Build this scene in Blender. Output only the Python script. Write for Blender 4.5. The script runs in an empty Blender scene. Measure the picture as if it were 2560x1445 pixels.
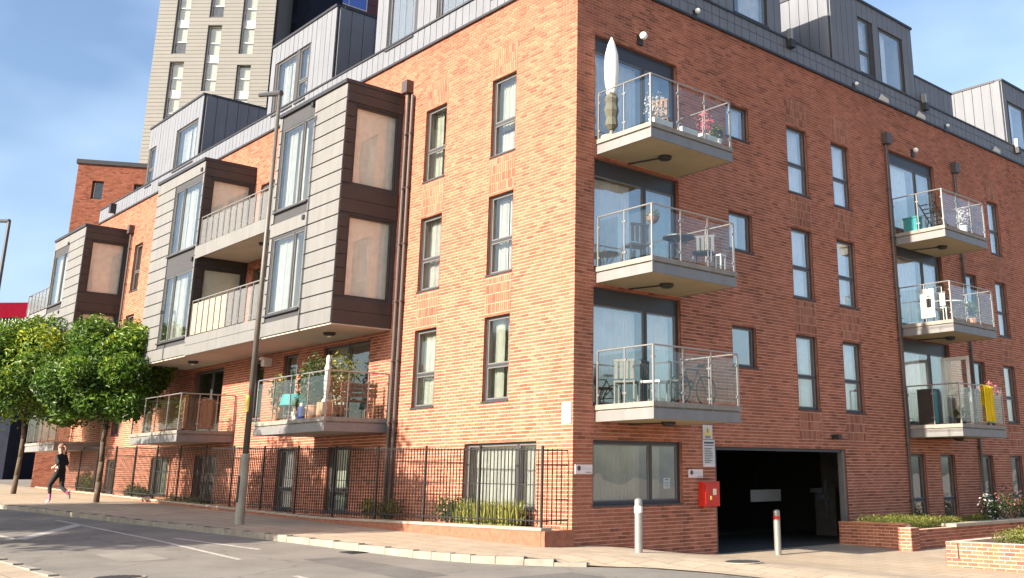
import bpy, bmesh, math, random
import numpy as np
from mathutils import Vector, Matrix
from mathutils import noise as mnoise

random.seed(7)
RNG = np.random.default_rng(11)
scene = bpy.context.scene
COL = scene.collection

# ------------------------------------------------------------------ camera
cam_d = bpy.data.cameras.new("camera")
cam = bpy.data.objects.new("camera", cam_d)
COL.objects.link(cam)
CAM = Vector((15.51303876, -13.37359388, 1.32723875))
RC = Matrix(((0.69782455, 0.19326899, 0.68970138),
             (0.71624982, -0.18129115, -0.67388405),
             (-0.00520413, 0.96425133, -0.26493829)))
cam.matrix_world = Matrix.Translation(CAM) @ RC.to_4x4()
cam_d.sensor_width = 36.0
cam_d.sensor_fit = 'HORIZONTAL'
cam_d.lens = 36.0 * 2500.668 / 2560.0
cam_d.shift_x = (1280.0 - 1589.12) / 2560.0
cam_d.shift_y = (501.26 - 722.5) / 2560.0
cam_d.clip_start = 0.1
cam_d.clip_end = 2000.0
scene.camera = cam

# ------------------------------------------------------------------ light
SUN_EL = math.radians(24.0)
SUN_AZ = (-0.045, -1.0)          # horizontal direction towards the sun
wd = bpy.data.worlds.new("World")
scene.world = wd
wd.use_nodes = True
wn, wl = wd.node_tree.nodes, wd.node_tree.links
wn.clear()
w_out = wn.new("ShaderNodeOutputWorld")
w_bg = wn.new("ShaderNodeBackground")
w_sky = wn.new("ShaderNodeTexSky")
w_sky.sky_type = 'NISHITA'
w_sky.sun_disc = False
w_sky.sun_elevation = SUN_EL
w_sky.sun_rotation = math.atan2(SUN_AZ[0], SUN_AZ[1])
w_sky.air_density = 1.0
w_sky.dust_density = 2.6
w_sky.ozone_density = 2.5
w_bg.inputs["Strength"].default_value = 0.096
# thin high cloud, all over the sky
w_tc = wn.new("ShaderNodeTexCoord")
w_map = wn.new("ShaderNodeMapping")
w_map.inputs["Scale"].default_value = (1.0, 1.0, 2.2)
w_map.inputs["Location"].default_value = (0.35, 0.1, 0.0)
w_noise = wn.new("ShaderNodeTexNoise")
w_noise.inputs["Scale"].default_value = 2.3
w_noise.inputs["Detail"].default_value = 4.0
w_noise.inputs["Roughness"].default_value = 0.52
w_ramp = wn.new("ShaderNodeValToRGB")
w_ramp.color_ramp.elements[0].position = 0.44
w_ramp.color_ramp.elements[0].color = (0, 0, 0, 1)
w_ramp.color_ramp.elements[1].position = 0.72
w_ramp.color_ramp.elements[1].color = (0.22, 0.22, 0.22, 1)
w_mix = wn.new("ShaderNodeMix")
w_mix.data_type = 'RGBA'
w_mix.inputs["B"].default_value = (7.6, 8.8, 10.2, 1)
wl.new(w_tc.outputs["Generated"], w_map.inputs["Vector"])
wl.new(w_map.outputs[0], w_noise.inputs["Vector"])
wl.new(w_noise.outputs["Fac"], w_ramp.inputs["Fac"])
wl.new(w_ramp.outputs["Color"], w_mix.inputs["Factor"])
wl.new(w_sky.outputs["Color"], w_mix.inputs["A"])
wl.new(w_mix.outputs["Result"], w_bg.inputs["Color"])
wl.new(w_bg.outputs["Background"], w_out.inputs["Surface"])

sun_d = bpy.data.lights.new("sun", 'SUN')
sun_d.energy = 4.9
sun_d.angle = math.radians(0.5)
sun_d.color = (1.0, 0.89, 0.74)
sun = bpy.data.objects.new("sun", sun_d)
COL.objects.link(sun)
sd = Vector((SUN_AZ[0], SUN_AZ[1], 0)).normalized() * math.cos(SUN_EL) + Vector((0, 0, math.sin(SUN_EL)))
sun.rotation_euler = (-sd).to_track_quat('-Z', 'Y').to_euler()
sun.location = (0, -40, 40)

scene.view_settings.view_transform = 'Standard'
scene.view_settings.look = 'None'
scene.view_settings.gamma = 1.0
scene.view_settings.exposure = 1.46
scene.view_settings.use_curve_mapping = False
scene.cycles.transparent_max_bounces = 24
scene.cycles.max_bounces = 8

# ------------------------------------------------------------------ materials
MATS = {}


def nt(name):
    m = bpy.data.materials.new(name)
    m.use_nodes = True
    n = m.node_tree.nodes
    n.clear()
    out = n.new("ShaderNodeOutputMaterial")
    return m, n, m.node_tree.links, out


def mat(name, col, rough=0.6, metal=0.0, var=0.12, scale=3.0, bump=0.0, bscale=60.0, spec=0.5, streak=0.0):
    """painted / stone / metal surface with noise in colour, gloss and relief (world space)"""
    m, n, l, out = nt(name)
    b = n.new("ShaderNodeBsdfPrincipled")
    b.inputs["Roughness"].default_value = rough
    b.inputs["Metallic"].default_value = metal
    b.inputs["Specular IOR Level"].default_value = spec
    geo = n.new("ShaderNodeNewGeometry")
    no = n.new("ShaderNodeTexNoise")
    no.inputs["Scale"].default_value = scale
    no.inputs["Detail"].default_value = 6.0
    no.inputs["Roughness"].default_value = 0.6
    l.new(geo.outputs["Position"], no.inputs["Vector"])
    rmp = n.new("ShaderNodeValToRGB")
    rmp.color_ramp.elements[0].position = 0.3
    rmp.color_ramp.elements[1].position = 0.7
    lo = tuple(max(0, c * (1 - var)) for c in col) + (1,)
    hi = tuple(min(1, c * (1 + var)) for c in col) + (1,)
    rmp.color_ramp.elements[0].color = lo
    rmp.color_ramp.elements[1].color = hi
    l.new(no.outputs["Fac"], rmp.inputs["Fac"])
    csock = rmp.outputs["Color"]
    if streak > 0:
        mp = n.new("ShaderNodeMapping")
        mp.inputs["Scale"].default_value = (3.0, 3.0, 0.25)
        l.new(geo.outputs["Position"], mp.inputs["Vector"])
        n2 = n.new("ShaderNodeTexNoise")
        n2.inputs["Scale"].default_value = 2.0
        n2.inputs["Detail"].default_value = 5
        l.new(mp.outputs[0], n2.inputs["Vector"])
        mr = n.new("ShaderNodeMapRange")
        mr.inputs["From Min"].default_value = 0.35
        mr.inputs["From Max"].default_value = 0.75
        mr.inputs["To Min"].default_value = 1.0
        mr.inputs["To Max"].default_value = 1.0 - streak
        l.new(n2.outputs["Fac"], mr.inputs["Value"])
        mu = n.new("ShaderNodeMix")
        mu.data_type = 'RGBA'
        mu.blend_type = 'MULTIPLY'
        mu.inputs["Factor"].default_value = 1.0
        l.new(csock, mu.inputs["A"])
        l.new(mr.outputs[0], mu.inputs["B"])
        csock = mu.outputs["Result"]
    l.new(csock, b.inputs["Base Color"])
    if bump > 0:
        nb = n.new("ShaderNodeTexNoise")
        nb.inputs["Scale"].default_value = bscale
        nb.inputs["Detail"].default_value = 4
        l.new(geo.outputs["Position"], nb.inputs["Vector"])
        bp = n.new("ShaderNodeBump")
        bp.inputs["Strength"].default_value = bump
        bp.inputs["Distance"].default_value = 0.01
        l.new(nb.outputs["Fac"], bp.inputs["Height"])
        l.new(bp.outputs["Normal"], b.inputs["Normal"])
    l.new(b.outputs[0], out.inputs["Surface"])
    MATS[name] = m
    return m


def brick_mat(name, single, dark=1.0, tint=(1, 1, 1)):
    m, n, l, out = nt(name)
    b = n.new("ShaderNodeBsdfPrincipled")
    b.inputs["Roughness"].default_value = 0.85
    b.inputs["Specular IOR Level"].default_value = 0.25
    if single:
        src = n.new("ShaderNodeObjectInfo").outputs["Random"]
    else:
        a = n.new("ShaderNodeAttribute")
        a.attribute_name = "rnd"
        src = a.outputs["Fac"]
    r = n.new("ShaderNodeValToRGB")
    els = r.color_ramp.elements
    cols = [(0.0, (0.20, 0.066, 0.042)), (0.12, (0.275, 0.092, 0.055)), (0.4, (0.325, 0.112, 0.067)),
            (0.7, (0.355, 0.126, 0.076)), (0.92, (0.40, 0.150, 0.092)), (1.0, (0.33, 0.122, 0.077))]
    els[0].position = 0
    cols = [(p, tuple(c * t for c, t in zip(cc, tint))) for p, cc in cols]
    els[0].color = tuple(c * dark for c in cols[0][1]) + (1,)
    els[1].position = 1
    els[1].color = tuple(c * dark for c in cols[-1][1]) + (1,)
    for p, c in cols[1:-1]:
        e = els.new(p)
        e.color = tuple(x * dark for x in c) + (1,)
    l.new(src, r.inputs["Fac"])
    geo = n.new("ShaderNodeNewGeometry")
    no = n.new("ShaderNodeTexNoise")
    no.inputs["Scale"].default_value = 45
    no.inputs["Detail"].default_value = 4
    l.new(geo.outputs["Position"], no.inputs["Vector"])
    big = n.new("ShaderNodeTexNoise")
    big.inputs["Scale"].default_value = 0.45
    big.inputs["Detail"].default_value = 5
    l.new(geo.outputs["Position"], big.inputs["Vector"])
    mr = n.new("ShaderNodeMapRange")
    mr.inputs["From Min"].default_value = 0.3
    mr.inputs["From Max"].default_value = 0.7
    mr.inputs["To Min"].default_value = 0.84
    mr.inputs["To Max"].default_value = 1.14
    l.new(no.outputs["Fac"], mr.inputs["Value"])
    mr2 = n.new("ShaderNodeMapRange")
    mr2.inputs["From Min"].default_value = 0.3
    mr2.inputs["From Max"].default_value = 0.7
    mr2.inputs["To Min"].default_value = 0.86
    mr2.inputs["To Max"].default_value = 1.12
    smp = n.new("ShaderNodeMapping")
    smp.inputs["Scale"].default_value = (1.6, 1.6, 0.16)
    l.new(geo.outputs["Position"], smp.inputs["Vector"])
    stn = n.new("ShaderNodeTexNoise")
    stn.inputs["Scale"].default_value = 1.4
    stn.inputs["Detail"].default_value = 6
    l.new(smp.outputs[0], stn.inputs["Vector"])
    avg = n.new("ShaderNodeMath")
    avg.operation = 'MULTIPLY_ADD'
    avg.inputs[1].default_value = 0.5
    hal = n.new("ShaderNodeMath")
    hal.operation = 'MULTIPLY'
    hal.inputs[1].default_value = 0.5
    l.new(stn.outputs["Fac"], hal.inputs[0])
    l.new(big.outputs["Fac"], avg.inputs[0])
    l.new(hal.outputs[0], avg.inputs[2])
    mr2.inputs["From Min"].default_value = 0.36
    mr2.inputs["From Max"].default_value = 0.62
    l.new(avg.outputs[0], mr2.inputs["Value"])
    mm = n.new("ShaderNodeMath")
    mm.operation = 'MULTIPLY'
    l.new(mr.outputs[0], mm.inputs[0])
    l.new(mr2.outputs[0], mm.inputs[1])
    mu = n.new("ShaderNodeMix")
    mu.data_type = 'RGBA'
    mu.blend_type = 'MULTIPLY'
    mu.inputs["Factor"].default_value = 1.0
    l.new(r.outputs["Color"], mu.inputs["A"])
    l.new(mm.outputs[0], mu.inputs["B"])
    l.new(mu.outputs["Result"], b.inputs["Base Color"])
    bp = n.new("ShaderNodeBump")
    bp.inputs["Strength"].default_value = 0.4
    bp.inputs["Distance"].default_value = 0.006
    l.new(no.outputs["Fac"], bp.inputs["Height"])
    l.new(bp.outputs["Normal"], b.inputs["Normal"])
    l.new(b.outputs[0], out.inputs["Surface"])
    MATS[name] = m
    return m


def glass_mat(name, refl, tint=(0.95, 0.965, 0.96), wave=0.02, gcol=(1, 1, 1)):
    """thin pane: see-through with a mirror layer that grows towards grazing angles"""
    m, n, l, out = nt(name)
    tr = n.new("ShaderNodeBsdfTransparent")
    tr.inputs["Color"].default_value = tint + (1,)
    gl = n.new("ShaderNodeBsdfGlossy")
    gl.inputs["Roughness"].default_value = 0.015
    gl.inputs["Color"].default_value = gcol + (1,)
    lw = n.new("ShaderNodeLayerWeight")
    lw.inputs["Blend"].default_value = 0.5
    pw = n.new("ShaderNodeMath")
    pw.operation = 'POWER'
    pw.inputs[1].default_value = 4.0
    l.new(lw.outputs["Facing"], pw.inputs[0])
    ma = n.new("ShaderNodeMath")
    ma.operation = 'MULTIPLY_ADD'
    ma.inputs[1].default_value = 0.7
    ma.inputs[2].default_value = refl
    ma.use_clamp = True
    l.new(pw.outputs[0], ma.inputs[0])
    if wave > 0:
        geo = n.new("ShaderNodeNewGeometry")
        no = n.new("ShaderNodeTexNoise")
        no.inputs["Scale"].default_value = 1.3
        no.inputs["Detail"].default_value = 1
        l.new(geo.outputs["Position"], no.inputs["Vector"])
        bp = n.new("ShaderNodeBump")
        bp.inputs["Strength"].default_value = wave
        bp.inputs["Distance"].default_value = 0.4
        l.new(no.outputs["Fac"], bp.inputs["Height"])
        l.new(bp.outputs["Normal"], gl.inputs["Normal"])
    mx = n.new("ShaderNodeMixShader")
    l.new(ma.outputs[0], mx.inputs[0])
    l.new(tr.outputs[0], mx.inputs[1])
    l.new(gl.outputs[0], mx.inputs[2])
    l.new(mx.outputs[0], out.inputs["Surface"])
    MATS[name] = m
    return m


def leaf_mat(name, c0, c1, c2):
    m, n, l, out = nt(name)
    a = n.new("ShaderNodeAttribute")
    a.attribute_name = "rnd"
    r = n.new("ShaderNodeValToRGB")
    e = r.color_ramp.elements
    e[0].position = 0.0
    e[0].color = c0 + (1,)
    e[1].position = 1.0
    e[1].color = c2 + (1,)
    k = e.new(0.55)
    k.color = c1 + (1,)
    l.new(a.outputs["Fac"], r.inputs["Fac"])
    d = n.new("ShaderNodeBsdfPrincipled")
    d.inputs["Roughness"].default_value = 0.5
    l.new(r.outputs[0], d.inputs["Base Color"])
    t = n.new("ShaderNodeBsdfTranslucent")
    l.new(r.outputs[0], t.inputs["Color"])
    mx = n.new("ShaderNodeMixShader")
    mx.inputs[0].default_value = 0.3
    l.new(d.outputs[0], mx.inputs[1])
    l.new(t.outputs[0], mx.inputs[2])
    l.new(mx.outputs[0], out.inputs["Surface"])
    MATS[name] = m
    return m


def cloth_mat(name, col, trans=0.35):
    m, n, l, out = nt(name)
    d = n.new("ShaderNodeBsdfDiffuse")
    t = n.new("ShaderNodeBsdfTranslucent")
    geo = n.new("ShaderNodeNewGeometry")
    no = n.new("ShaderNodeTexNoise")
    no.inputs["Scale"].default_value = 5
    l.new(geo.outputs["Position"], no.inputs["Vector"])
    r = n.new("ShaderNodeValToRGB")
    r.color_ramp.elements[0].position = 0.3
    r.color_ramp.elements[1].position = 0.7
    r.color_ramp.elements[0].color = tuple(c * .9 for c in col) + (1,)
    r.color_ramp.elements[1].color = tuple(min(1, c * 1.05) for c in col) + (1,)
    l.new(no.outputs["Fac"], r.inputs["Fac"])
    l.new(r.outputs[0], d.inputs["Color"])
    l.new(r.outputs[0], t.inputs["Color"])
    mx = n.new("ShaderNodeMixShader")
    mx.inputs[0].default_value = trans
    l.new(d.outputs[0], mx.inputs[1])
    l.new(t.outputs[0], mx.inputs[2])
    l.new(mx.outputs[0], out.inputs["Surface"])
    MATS[name] = m
    return m


M_BRICK = brick_mat("brick_field", False)
M_BRICK1 = brick_mat("brick_one", True)
M_SOLD = brick_mat("brick_soldier", False, 1.0, (1.0, 1.2, 1.28))
M_FARBRICK = brick_mat("brick_far", False, 0.72)
M_MORTAR = mat("mortar", (0.68, 0.47, 0.35), 0.95, var=0.15, scale=8, bump=0.3)
M_REVEAL = mat("brick_reveal", (0.26, 0.10, 0.06), 0.9, var=0.25, scale=9)
M_ZINC = mat("zinc", (0.155, 0.165, 0.188), 0.55, metal=0.0, var=0.06, scale=1.2, streak=0.12, spec=0.3)
M_ZINCD = mat("zinc_trim", (0.045, 0.045, 0.05), 0.5, metal=0.5, var=0.1)
M_BOARD = mat("cladding_board", (0.166, 0.164, 0.160), 0.55, metal=0.0, var=0.05, scale=1.5, streak=0.15, spec=0.3)
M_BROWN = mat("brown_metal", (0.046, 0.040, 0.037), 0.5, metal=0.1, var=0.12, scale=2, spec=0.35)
M_SEAM = mat("joint_backing", (0.04, 0.04, 0.045), 0.8)
M_FRAME = mat("window_frame", (0.048, 0.05, 0.058), 0.45, metal=0.2, var=0.08)
M_SASH = mat("window_sash", (0.15, 0.145, 0.14), 0.45, metal=0.1, var=0.06)
M_SILL = mat("sill", (0.05, 0.05, 0.056), 0.5, metal=0.3)
M_PANE = glass_mat("pane", 0.17)
M_PANEL = glass_mat("pane_street", 0.07)
M_PANES = glass_mat("pane_side", 0.20)
M_PANEC = glass_mat("pane_coated", 0.05, tint=(0.93, 0.95, 0.93), gcol=(1, 0.98, 0.95))
M_BGLASS = glass_mat("balcony_glass", 0.035, tint=(0.93, 0.96, 0.95), wave=0.0)
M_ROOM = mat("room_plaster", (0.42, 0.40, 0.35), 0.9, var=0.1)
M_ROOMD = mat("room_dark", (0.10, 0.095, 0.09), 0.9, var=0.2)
M_CURT = cloth_mat("curtain_white", (0.88, 0.88, 0.87), 0.1)
M_CURTG = cloth_mat("curtain_green", (0.42, 0.48, 0.40))
M_CURTL = cloth_mat("curtain_cream_net", (0.52, 0.53, 0.50))
M_CURTS = cloth_mat("curtain_sage", (0.47, 0.49, 0.42))
M_CURTB = cloth_mat("curtain_beige", (0.58, 0.52, 0.38))
M_CREAMW = mat("room_cream", (0.80, 0.75, 0.64), 0.9, var=0.03)
M_BLIND = cloth_mat("blind_cream", (0.90, 0.88, 0.82), 0.1)
M_FASCIA = mat("balcony_fascia", (0.195, 0.19, 0.19), 0.5, metal=0.1, var=0.06, streak=0.15)
M_SOFFIT = mat("soffit_board", (0.33, 0.265, 0.165), 0.8, var=0.1, scale=1.5)
M_SOFFITW = mat("soffit_white", (0.44, 0.38, 0.31), 0.8, var=0.08, scale=1.5)
M_DECK = mat("deck", (0.22, 0.20, 0.175), 0.8, var=0.2, scale=6)
M_STEEL = mat("steel_rail", (0.34, 0.325, 0.31), 0.35, metal=0.6, var=0.05)
M_LAMPBK = mat("lamp_black", (0.02, 0.02, 0.022), 0.5)
M_LAMPW = mat("lamp_opal", (0.8, 0.79, 0.76), 0.4)
M_PIPE = mat("rainwater_pipe", (0.075, 0.06, 0.055), 0.45, metal=0.2, var=0.1)
M_BLACK = mat("black_metal", (0.018, 0.017, 0.017), 0.5, var=0.2)
M_ROAD = None
M_CONC = mat("concrete", (0.32, 0.27, 0.21), 0.9, var=0.15, scale=2, bump=0.2)
M_KERB = mat("kerb_stone", (0.25, 0.225, 0.185), 0.9, var=0.2, scale=5, bump=0.3)
M_WHITE = mat("white_paint", (0.58, 0.57, 0.55), 0.6, var=0.06, scale=6)
M_ROADPAINT = mat("road_paint", (0.40, 0.385, 0.355), 0.85, var=0.42, scale=14)
M_RED = mat("red_paint", (0.55, 0.025, 0.015), 0.35, var=0.1)
M_YEL = mat("yellow_paint", (0.75, 0.55, 0.10), 0.5)
M_CREAM = mat("cream_panel", (0.80, 0.74, 0.55), 0.6)
M_PINK = mat("pink_white_panel", (0.72, 0.60, 0.60), 0.5, var=0.04)
M_PRINT = mat("dark_print", (0.06, 0.06, 0.07), 0.7)
M_NOTICE = mat("notice_grey", (0.55, 0.55, 0.56), 0.5, var=0.05)
M_WOODW = mat("bamboo", (0.30, 0.255, 0.185), 0.8, var=0.25, scale=10)
M_WOOD = mat("dark_wood", (0.16, 0.085, 0.05), 0.7, var=0.25, scale=6)
M_TERRA = mat("terracotta", (0.45, 0.20, 0.11), 0.8)
M_SOIL = mat("soil", (0.09, 0.06, 0.04), 1.0, var=0.4, scale=12, bump=0.6)
M_TEAL = mat("teal_cloth", (0.03, 0.25, 0.28), 0.7)
M_BARK = mat("bark", (0.09, 0.065, 0.045), 0.95, var=0.35, scale=10, bump=0.6)
M_TOWER = mat("tower_panel", (0.155, 0.150, 0.138), 0.7, var=0.05, scale=1.0)
M_NAVY = mat("navy_panel", (0.020, 0.023, 0.035), 0.9, var=0.15, spec=0.05)
M_MAROON = mat("maroon_panel", (0.09, 0.02, 0.03), 0.6, var=0.15)
M_REDB = mat("red_fascia", (0.12, 0.003, 0.012), 0.9, spec=0.05)
M_LEAF = leaf_mat("leaf_street", (0.020, 0.060, 0.010), (0.11, 0.21, 0.018), (0.44, 0.46, 0.03))
M_LEAFD = leaf_mat("leaf_dark", (0.02, 0.04, 0.012), (0.05, 0.09, 0.02), (0.12, 0.15, 0.03))
M_LEAFY = leaf_mat("leaf_yellowgreen", (0.06, 0.08, 0.015), (0.18, 0.19, 0.035), (0.36, 0.34, 0.06))
M_FLOWW = leaf_mat("flower_white", (0.6, 0.58, 0.58), (0.75, 0.7, 0.7), (0.8, 0.65, 0.68))
M_FLOWP = leaf_mat("flower_pink", (0.6, 0.12, 0.15), (0.7, 0.2, 0.2), (0.75, 0.35, 0.3))
M_SKIN = mat("skin", (0.55, 0.32, 0.24), 0.6, var=0.05)
M_HAIR = mat("hair", (0.20, 0.10, 0.065), 0.7)
M_BCLOTH = mat("black_cloth", (0.014, 0.013, 0.015), 0.85)
M_PSOCK = mat("pink_sock", (0.65, 0.16, 0.30), 0.8)
M_YCLOTH = cloth_mat("yellow_cloth", (0.75, 0.52, 0.03), 0.2)


# ------------------------------------------------------------------ mesh helpers
class MB:
    def __init__(self):
        self.v, self.f, self.mi, self.r = [], [], [], []

    def box(self, x0, x1, y0, y1, z0, z1, mi=0, rnd=0.5):
        if x0 > x1: x0, x1 = x1, x0
        if y0 > y1: y0, y1 = y1, y0
        if z0 > z1: z0, z1 = z1, z0
        b = len(self.v)
        self.v += [(x0, y0, z0), (x1, y0, z0), (x1, y1, z0), (x0, y1, z0),
                   (x0, y0, z1), (x1, y0, z1), (x1, y1, z1), (x0, y1, z1)]
        for q in ((0, 3, 2, 1), (4, 5, 6, 7), (0, 1, 5, 4), (1, 2, 6, 5), (2, 3, 7, 6), (3, 0, 4, 7)):
            self.f.append(tuple(b + i for i in q))
            self.mi.append(mi)
            self.r.append(rnd)
        return self

    def quad(self, a, b_, c, d, mi=0, rnd=0.5):
        b = len(self.v)
        self.v += [tuple(a), tuple(b_), tuple(c), tuple(d)]
        self.f.append((b, b + 1, b + 2, b + 3))
        self.mi.append(mi)
        self.r.append(rnd)
        return self

    def poly(self, pts, mi=0):
        b = len(self.v)
        self.v += [tuple(p) for p in pts]
        self.f.append(tuple(range(b, b + len(pts))))
        self.mi.append(mi)
        self.r.append(0.5)
        return self

    def tube(self, p0, p1, r0, r1=None, n=8, mi=0, caps=True):
        if r1 is None: r1 = r0
        p0, p1 = Vector(p0), Vector(p1)
        ax = (p1 - p0)
        if ax.length < 1e-6: return self
        ax.normalize()
        s = Vector((0, 0, 1)) if abs(ax.z) < 0.9 else Vector((1, 0, 0))
        e1 = ax.cross(s).normalized()
        e2 = ax.cross(e1)
        b = len(self.v)
        for p, r in ((p0, r0), (p1, r1)):
            for i in range(n):
                a = 2 * math.pi * i / n
                self.v.append(tuple(p + e1 * (r * math.cos(a)) + e2 * (r * math.sin(a))))
        for i in range(n):
            j = (i + 1) % n
            self.f.append((b + i, b + j, b + n + j, b + n + i))
            self.mi.append(mi)
            self.r.append(0.5)
        if caps:
            self.f.append(tuple(b + i for i in reversed(range(n))))
            self.f.append(tuple(b + n + i for i in range(n)))
            self.mi += [mi, mi]
            self.r += [0.5, 0.5]
        return self

    def path(self, pts, r, n=8, mi=0):
        for a, b in zip(pts[:-1], pts[1:]):
            self.tube(a, b, r, r, n, mi)
        return self

    def lathe(self, prof, c=(0, 0, 0), n=16, mi=0):
        b = len(self.v)
        for (r, z) in prof:
            for i in range(n):
                a = 2 * math.pi * i / n
                self.v.append((c[0] + r * math.cos(a), c[1] + r * math.sin(a), c[2] + z))
        for k in range(len(prof) - 1):
            for i in range(n):
                j = (i + 1) % n
                self.f.append((b + k * n + i, b + k * n + j, b + (k + 1) * n + j, b + (k + 1) * n + i))
                self.mi.append(mi)
                self.r.append(0.5)
        self.f.append(tuple(b + i for i in reversed(range(n))))
        self.f.append(tuple(b + (len(prof) - 1) * n + i for i in range(n)))
        self.mi += [mi, mi]
        self.r += [0.5, 0.5]
        return self

    def mesh(self, name, mats, off=(0, 0, 0), smooth=False, rnd=False):
        me = bpy.data.meshes.new(name)
        if off != (0, 0, 0):
            v = (np.array(self.v, float) - np.array(off)).tolist()
        else:
            v = self.v
        me.from_pydata(v, [], self.f)
        for m in mats:
            me.materials.append(m)
        if len(mats) > 1:
            me.polygons.foreach_set("material_index", self.mi)
        if smooth:
            me.polygons.foreach_set("use_smooth", [True] * len(self.f))
        if rnd:
            a = me.attributes.new("rnd", 'FLOAT', 'FACE')
            a.data.foreach_set("value", self.r)
        me.update()
        return me


ROOTLOC = {}


def link(o, parent=None):
    COL.objects.link(o)
    if parent is not None:
        o.parent = parent
    return o


def rootloc(o):
    while o is not None and o.parent is not None:
        o = o.parent
    return ROOTLOC.get(o.name, (0, 0, 0)) if o is not None else (0, 0, 0)


def thing(name, label, cat, loc, group=None):
    o = bpy.data.objects.new(name, None)
    o.empty_display_size = 0.3
    o.location = loc
    link(o)
    ROOTLOC[o.name] = tuple(loc)
    o["label"] = label
    o["category"] = cat
    if group: o["group"] = group
    return o


def part(name, mb, mats, parent, smooth=False, rnd=False, kind=None, label=None):
    if not isinstance(mats, (list, tuple)): mats = [mats]
    off = rootloc(parent)
    me = mb.mesh(name, mats, off, smooth, rnd)
    o = bpy.data.objects.new(name, me)
    link(o, parent)
    if kind: o["kind"] = kind
    if label: o["label"] = label
    return o


CUBES = {}


def cube_mesh(m):
    if m.name not in CUBES:
        CUBES[m.name] = MB().box(-.5, .5, -.5, .5, -.5, .5).mesh("block_" + m.name, [m])
    return CUBES[m.name]


def piece(name, m, x0, x1, y0, y1, z0, z1, parent, rotz=0.0):
    """one block-shaped piece sharing mesh data with its like"""
    o = bpy.data.objects.new(name, cube_mesh(m))
    rl = rootloc(parent)
    o.location = ((x0 + x1) / 2 - rl[0], (y0 + y1) / 2 - rl[1], (z0 + z1) / 2 - rl[2])
    o.scale = (abs(x1 - x0), abs(y1 - y0), abs(z1 - z0))
    if rotz: o.rotation_euler = (0, 0, rotz)
    link(o, parent)
    return o


def struct(name, mb, mats, smooth=False, label=None):
    if not isinstance(mats, (list, tuple)): mats = [mats]
    o = bpy.data.objects.new(name, mb.mesh(name, mats, (0, 0, 0), smooth))
    link(o)
    o["kind"] = "structure"
    ROOTLOC[o.name] = (0, 0, 0)
    if label:
        o["label"] = label
    return o


class Facade:
    """axis-aligned wall frame: u along the wall, d outwards, z up"""

    def __init__(self, o, u, d):
        self.o, self.u, self.d = Vector(o), Vector(u), Vector(d)

    def P(self, u, d, z):
        p = self.o + self.u * u + self.d * d
        return (p.x, p.y, z)

    def ext(self, u0, u1, d0, d1, z0, z1):
        a, b = self.P(u0, d0, z0), self.P(u1, d1, z1)
        return (min(a[0], b[0]), max(a[0], b[0]), min(a[1], b[1]), max(a[1], b[1]), min(z0, z1), max(z0, z1))

    def box(self, mb, u0, u1, d0, d1, z0, z1, mi=0, rnd=0.5):
        mb.box(*self.ext(u0, u1, d0, d1, z0, z1), mi=mi, rnd=rnd)
        return mb

    def piece(self, name, m, u0, u1, d0, d1, z0, z1, parent):
        return piece(name, m, *self.ext(u0, u1, d0, d1, z0, z1), parent)


FL = Facade((0, 0, 0), (1, 0, 0), (0, -1, 0))      # street front, faces -Y, u = x
FR = Facade((0, 0, 0), (0, 1, 0), (1, 0, 0))       # side front, faces +X, u = y
ZB = -0.75                                         # bottom of the brickwork
CR = 0.075


def snap(z): return round((z - ZB) / CR) * CR + ZB


def holed(mb, F, u0, u1, z0, z1, d, holes, mi=0):
    """flat sheet with rectangular openings"""
    us = sorted({u0, u1, *[h[0] for h in holes if u0 < h[0] < u1], *[h[1] for h in holes if u0 < h[1] < u1]})
    for a, b in zip(us[:-1], us[1:]):
        c = (a + b) / 2
        hs = sorted((max(h[2], z0), min(h[3], z1)) for h in holes if h[0] < c < h[1])
        z = z0
        for h0, h1 in hs + [(z1, z1)]:
            if h0 > z + 1e-6:
                mb.quad(F.P(a, d, z), F.P(b, d, z), F.P(b, d, h0), F.P(a, d, h0), mi)
            z = max(z, h1)


def reveals(mb, F, holes, d0, d1, mi=0):
    for (a, b, z0, z1) in [h[:4] for h in holes]:
        mb.quad(F.P(a, d0, z0), F.P(a, d1, z0), F.P(a, d1, z1), F.P(a, d0, z1), mi)
        mb.quad(F.P(b, d0, z0), F.P(b, d1, z0), F.P(b, d1, z1), F.P(b, d0, z1), mi)
        mb.quad(F.P(a, d0, z1), F.P(b, d0, z1), F.P(b, d1, z1), F.P(a, d1, z1), mi)
        mb.quad(F.P(a, d0, z0), F.P(b, d0, z0), F.P(b, d1, z0), F.P(a, d1, z0), mi)


def cut(a, b, holes):
    """interval a..b minus hole intervals"""
    out, x = [], a
    for h0, h1 in sorted(holes):
        if h1 <= x: continue
        if h0 >= b: break
        if h0 > x: out.append((x, min(h0, b)))
        x = max(x, h1)
    if x < b: out.append((x, b))
    return out


def brick_list(u0, u1, z0, z1, holes, L=0.225, H=0.075, j=0.0145, spread=0.0):
    res = []
    n = int(round((z1 - z0) / H))
    for i in range(n):
        zb = z0 + i * H
        zm = zb + H / 2
        hs = [(h[0], h[1]) for h in holes if h[2] < zm < h[3]]
        off = (i % 2) * L / 2
        for a, b in cut(u0, u1, hs):
            k = math.floor((a - u0 - off) / L)
            x = u0 + off + k * L
            while x < b:
                p, q = max(x, a), min(x + L - j, b)
                if q - p > 0.012: res.append((p, q, zb + j / 2, zb + H - j / 2))
                x += L
    return res


def soldier_list(u0, u1, z0, z1, L=0.225, H=0.075, j=0.015):
    res = []
    z = z0
    while z < z1 - 0.05:
        zt = min(z + L, z1)
        u = u0
        n = round((u1 - u0) / H)
        hh = (u1 - u0) / n
        for q in range(n):
            res.append((u0 + q * hh + j / 2, u0 + (q + 1) * hh - j / 2, z + j / 2, zt - j / 2))
        z += L
    return res


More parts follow.
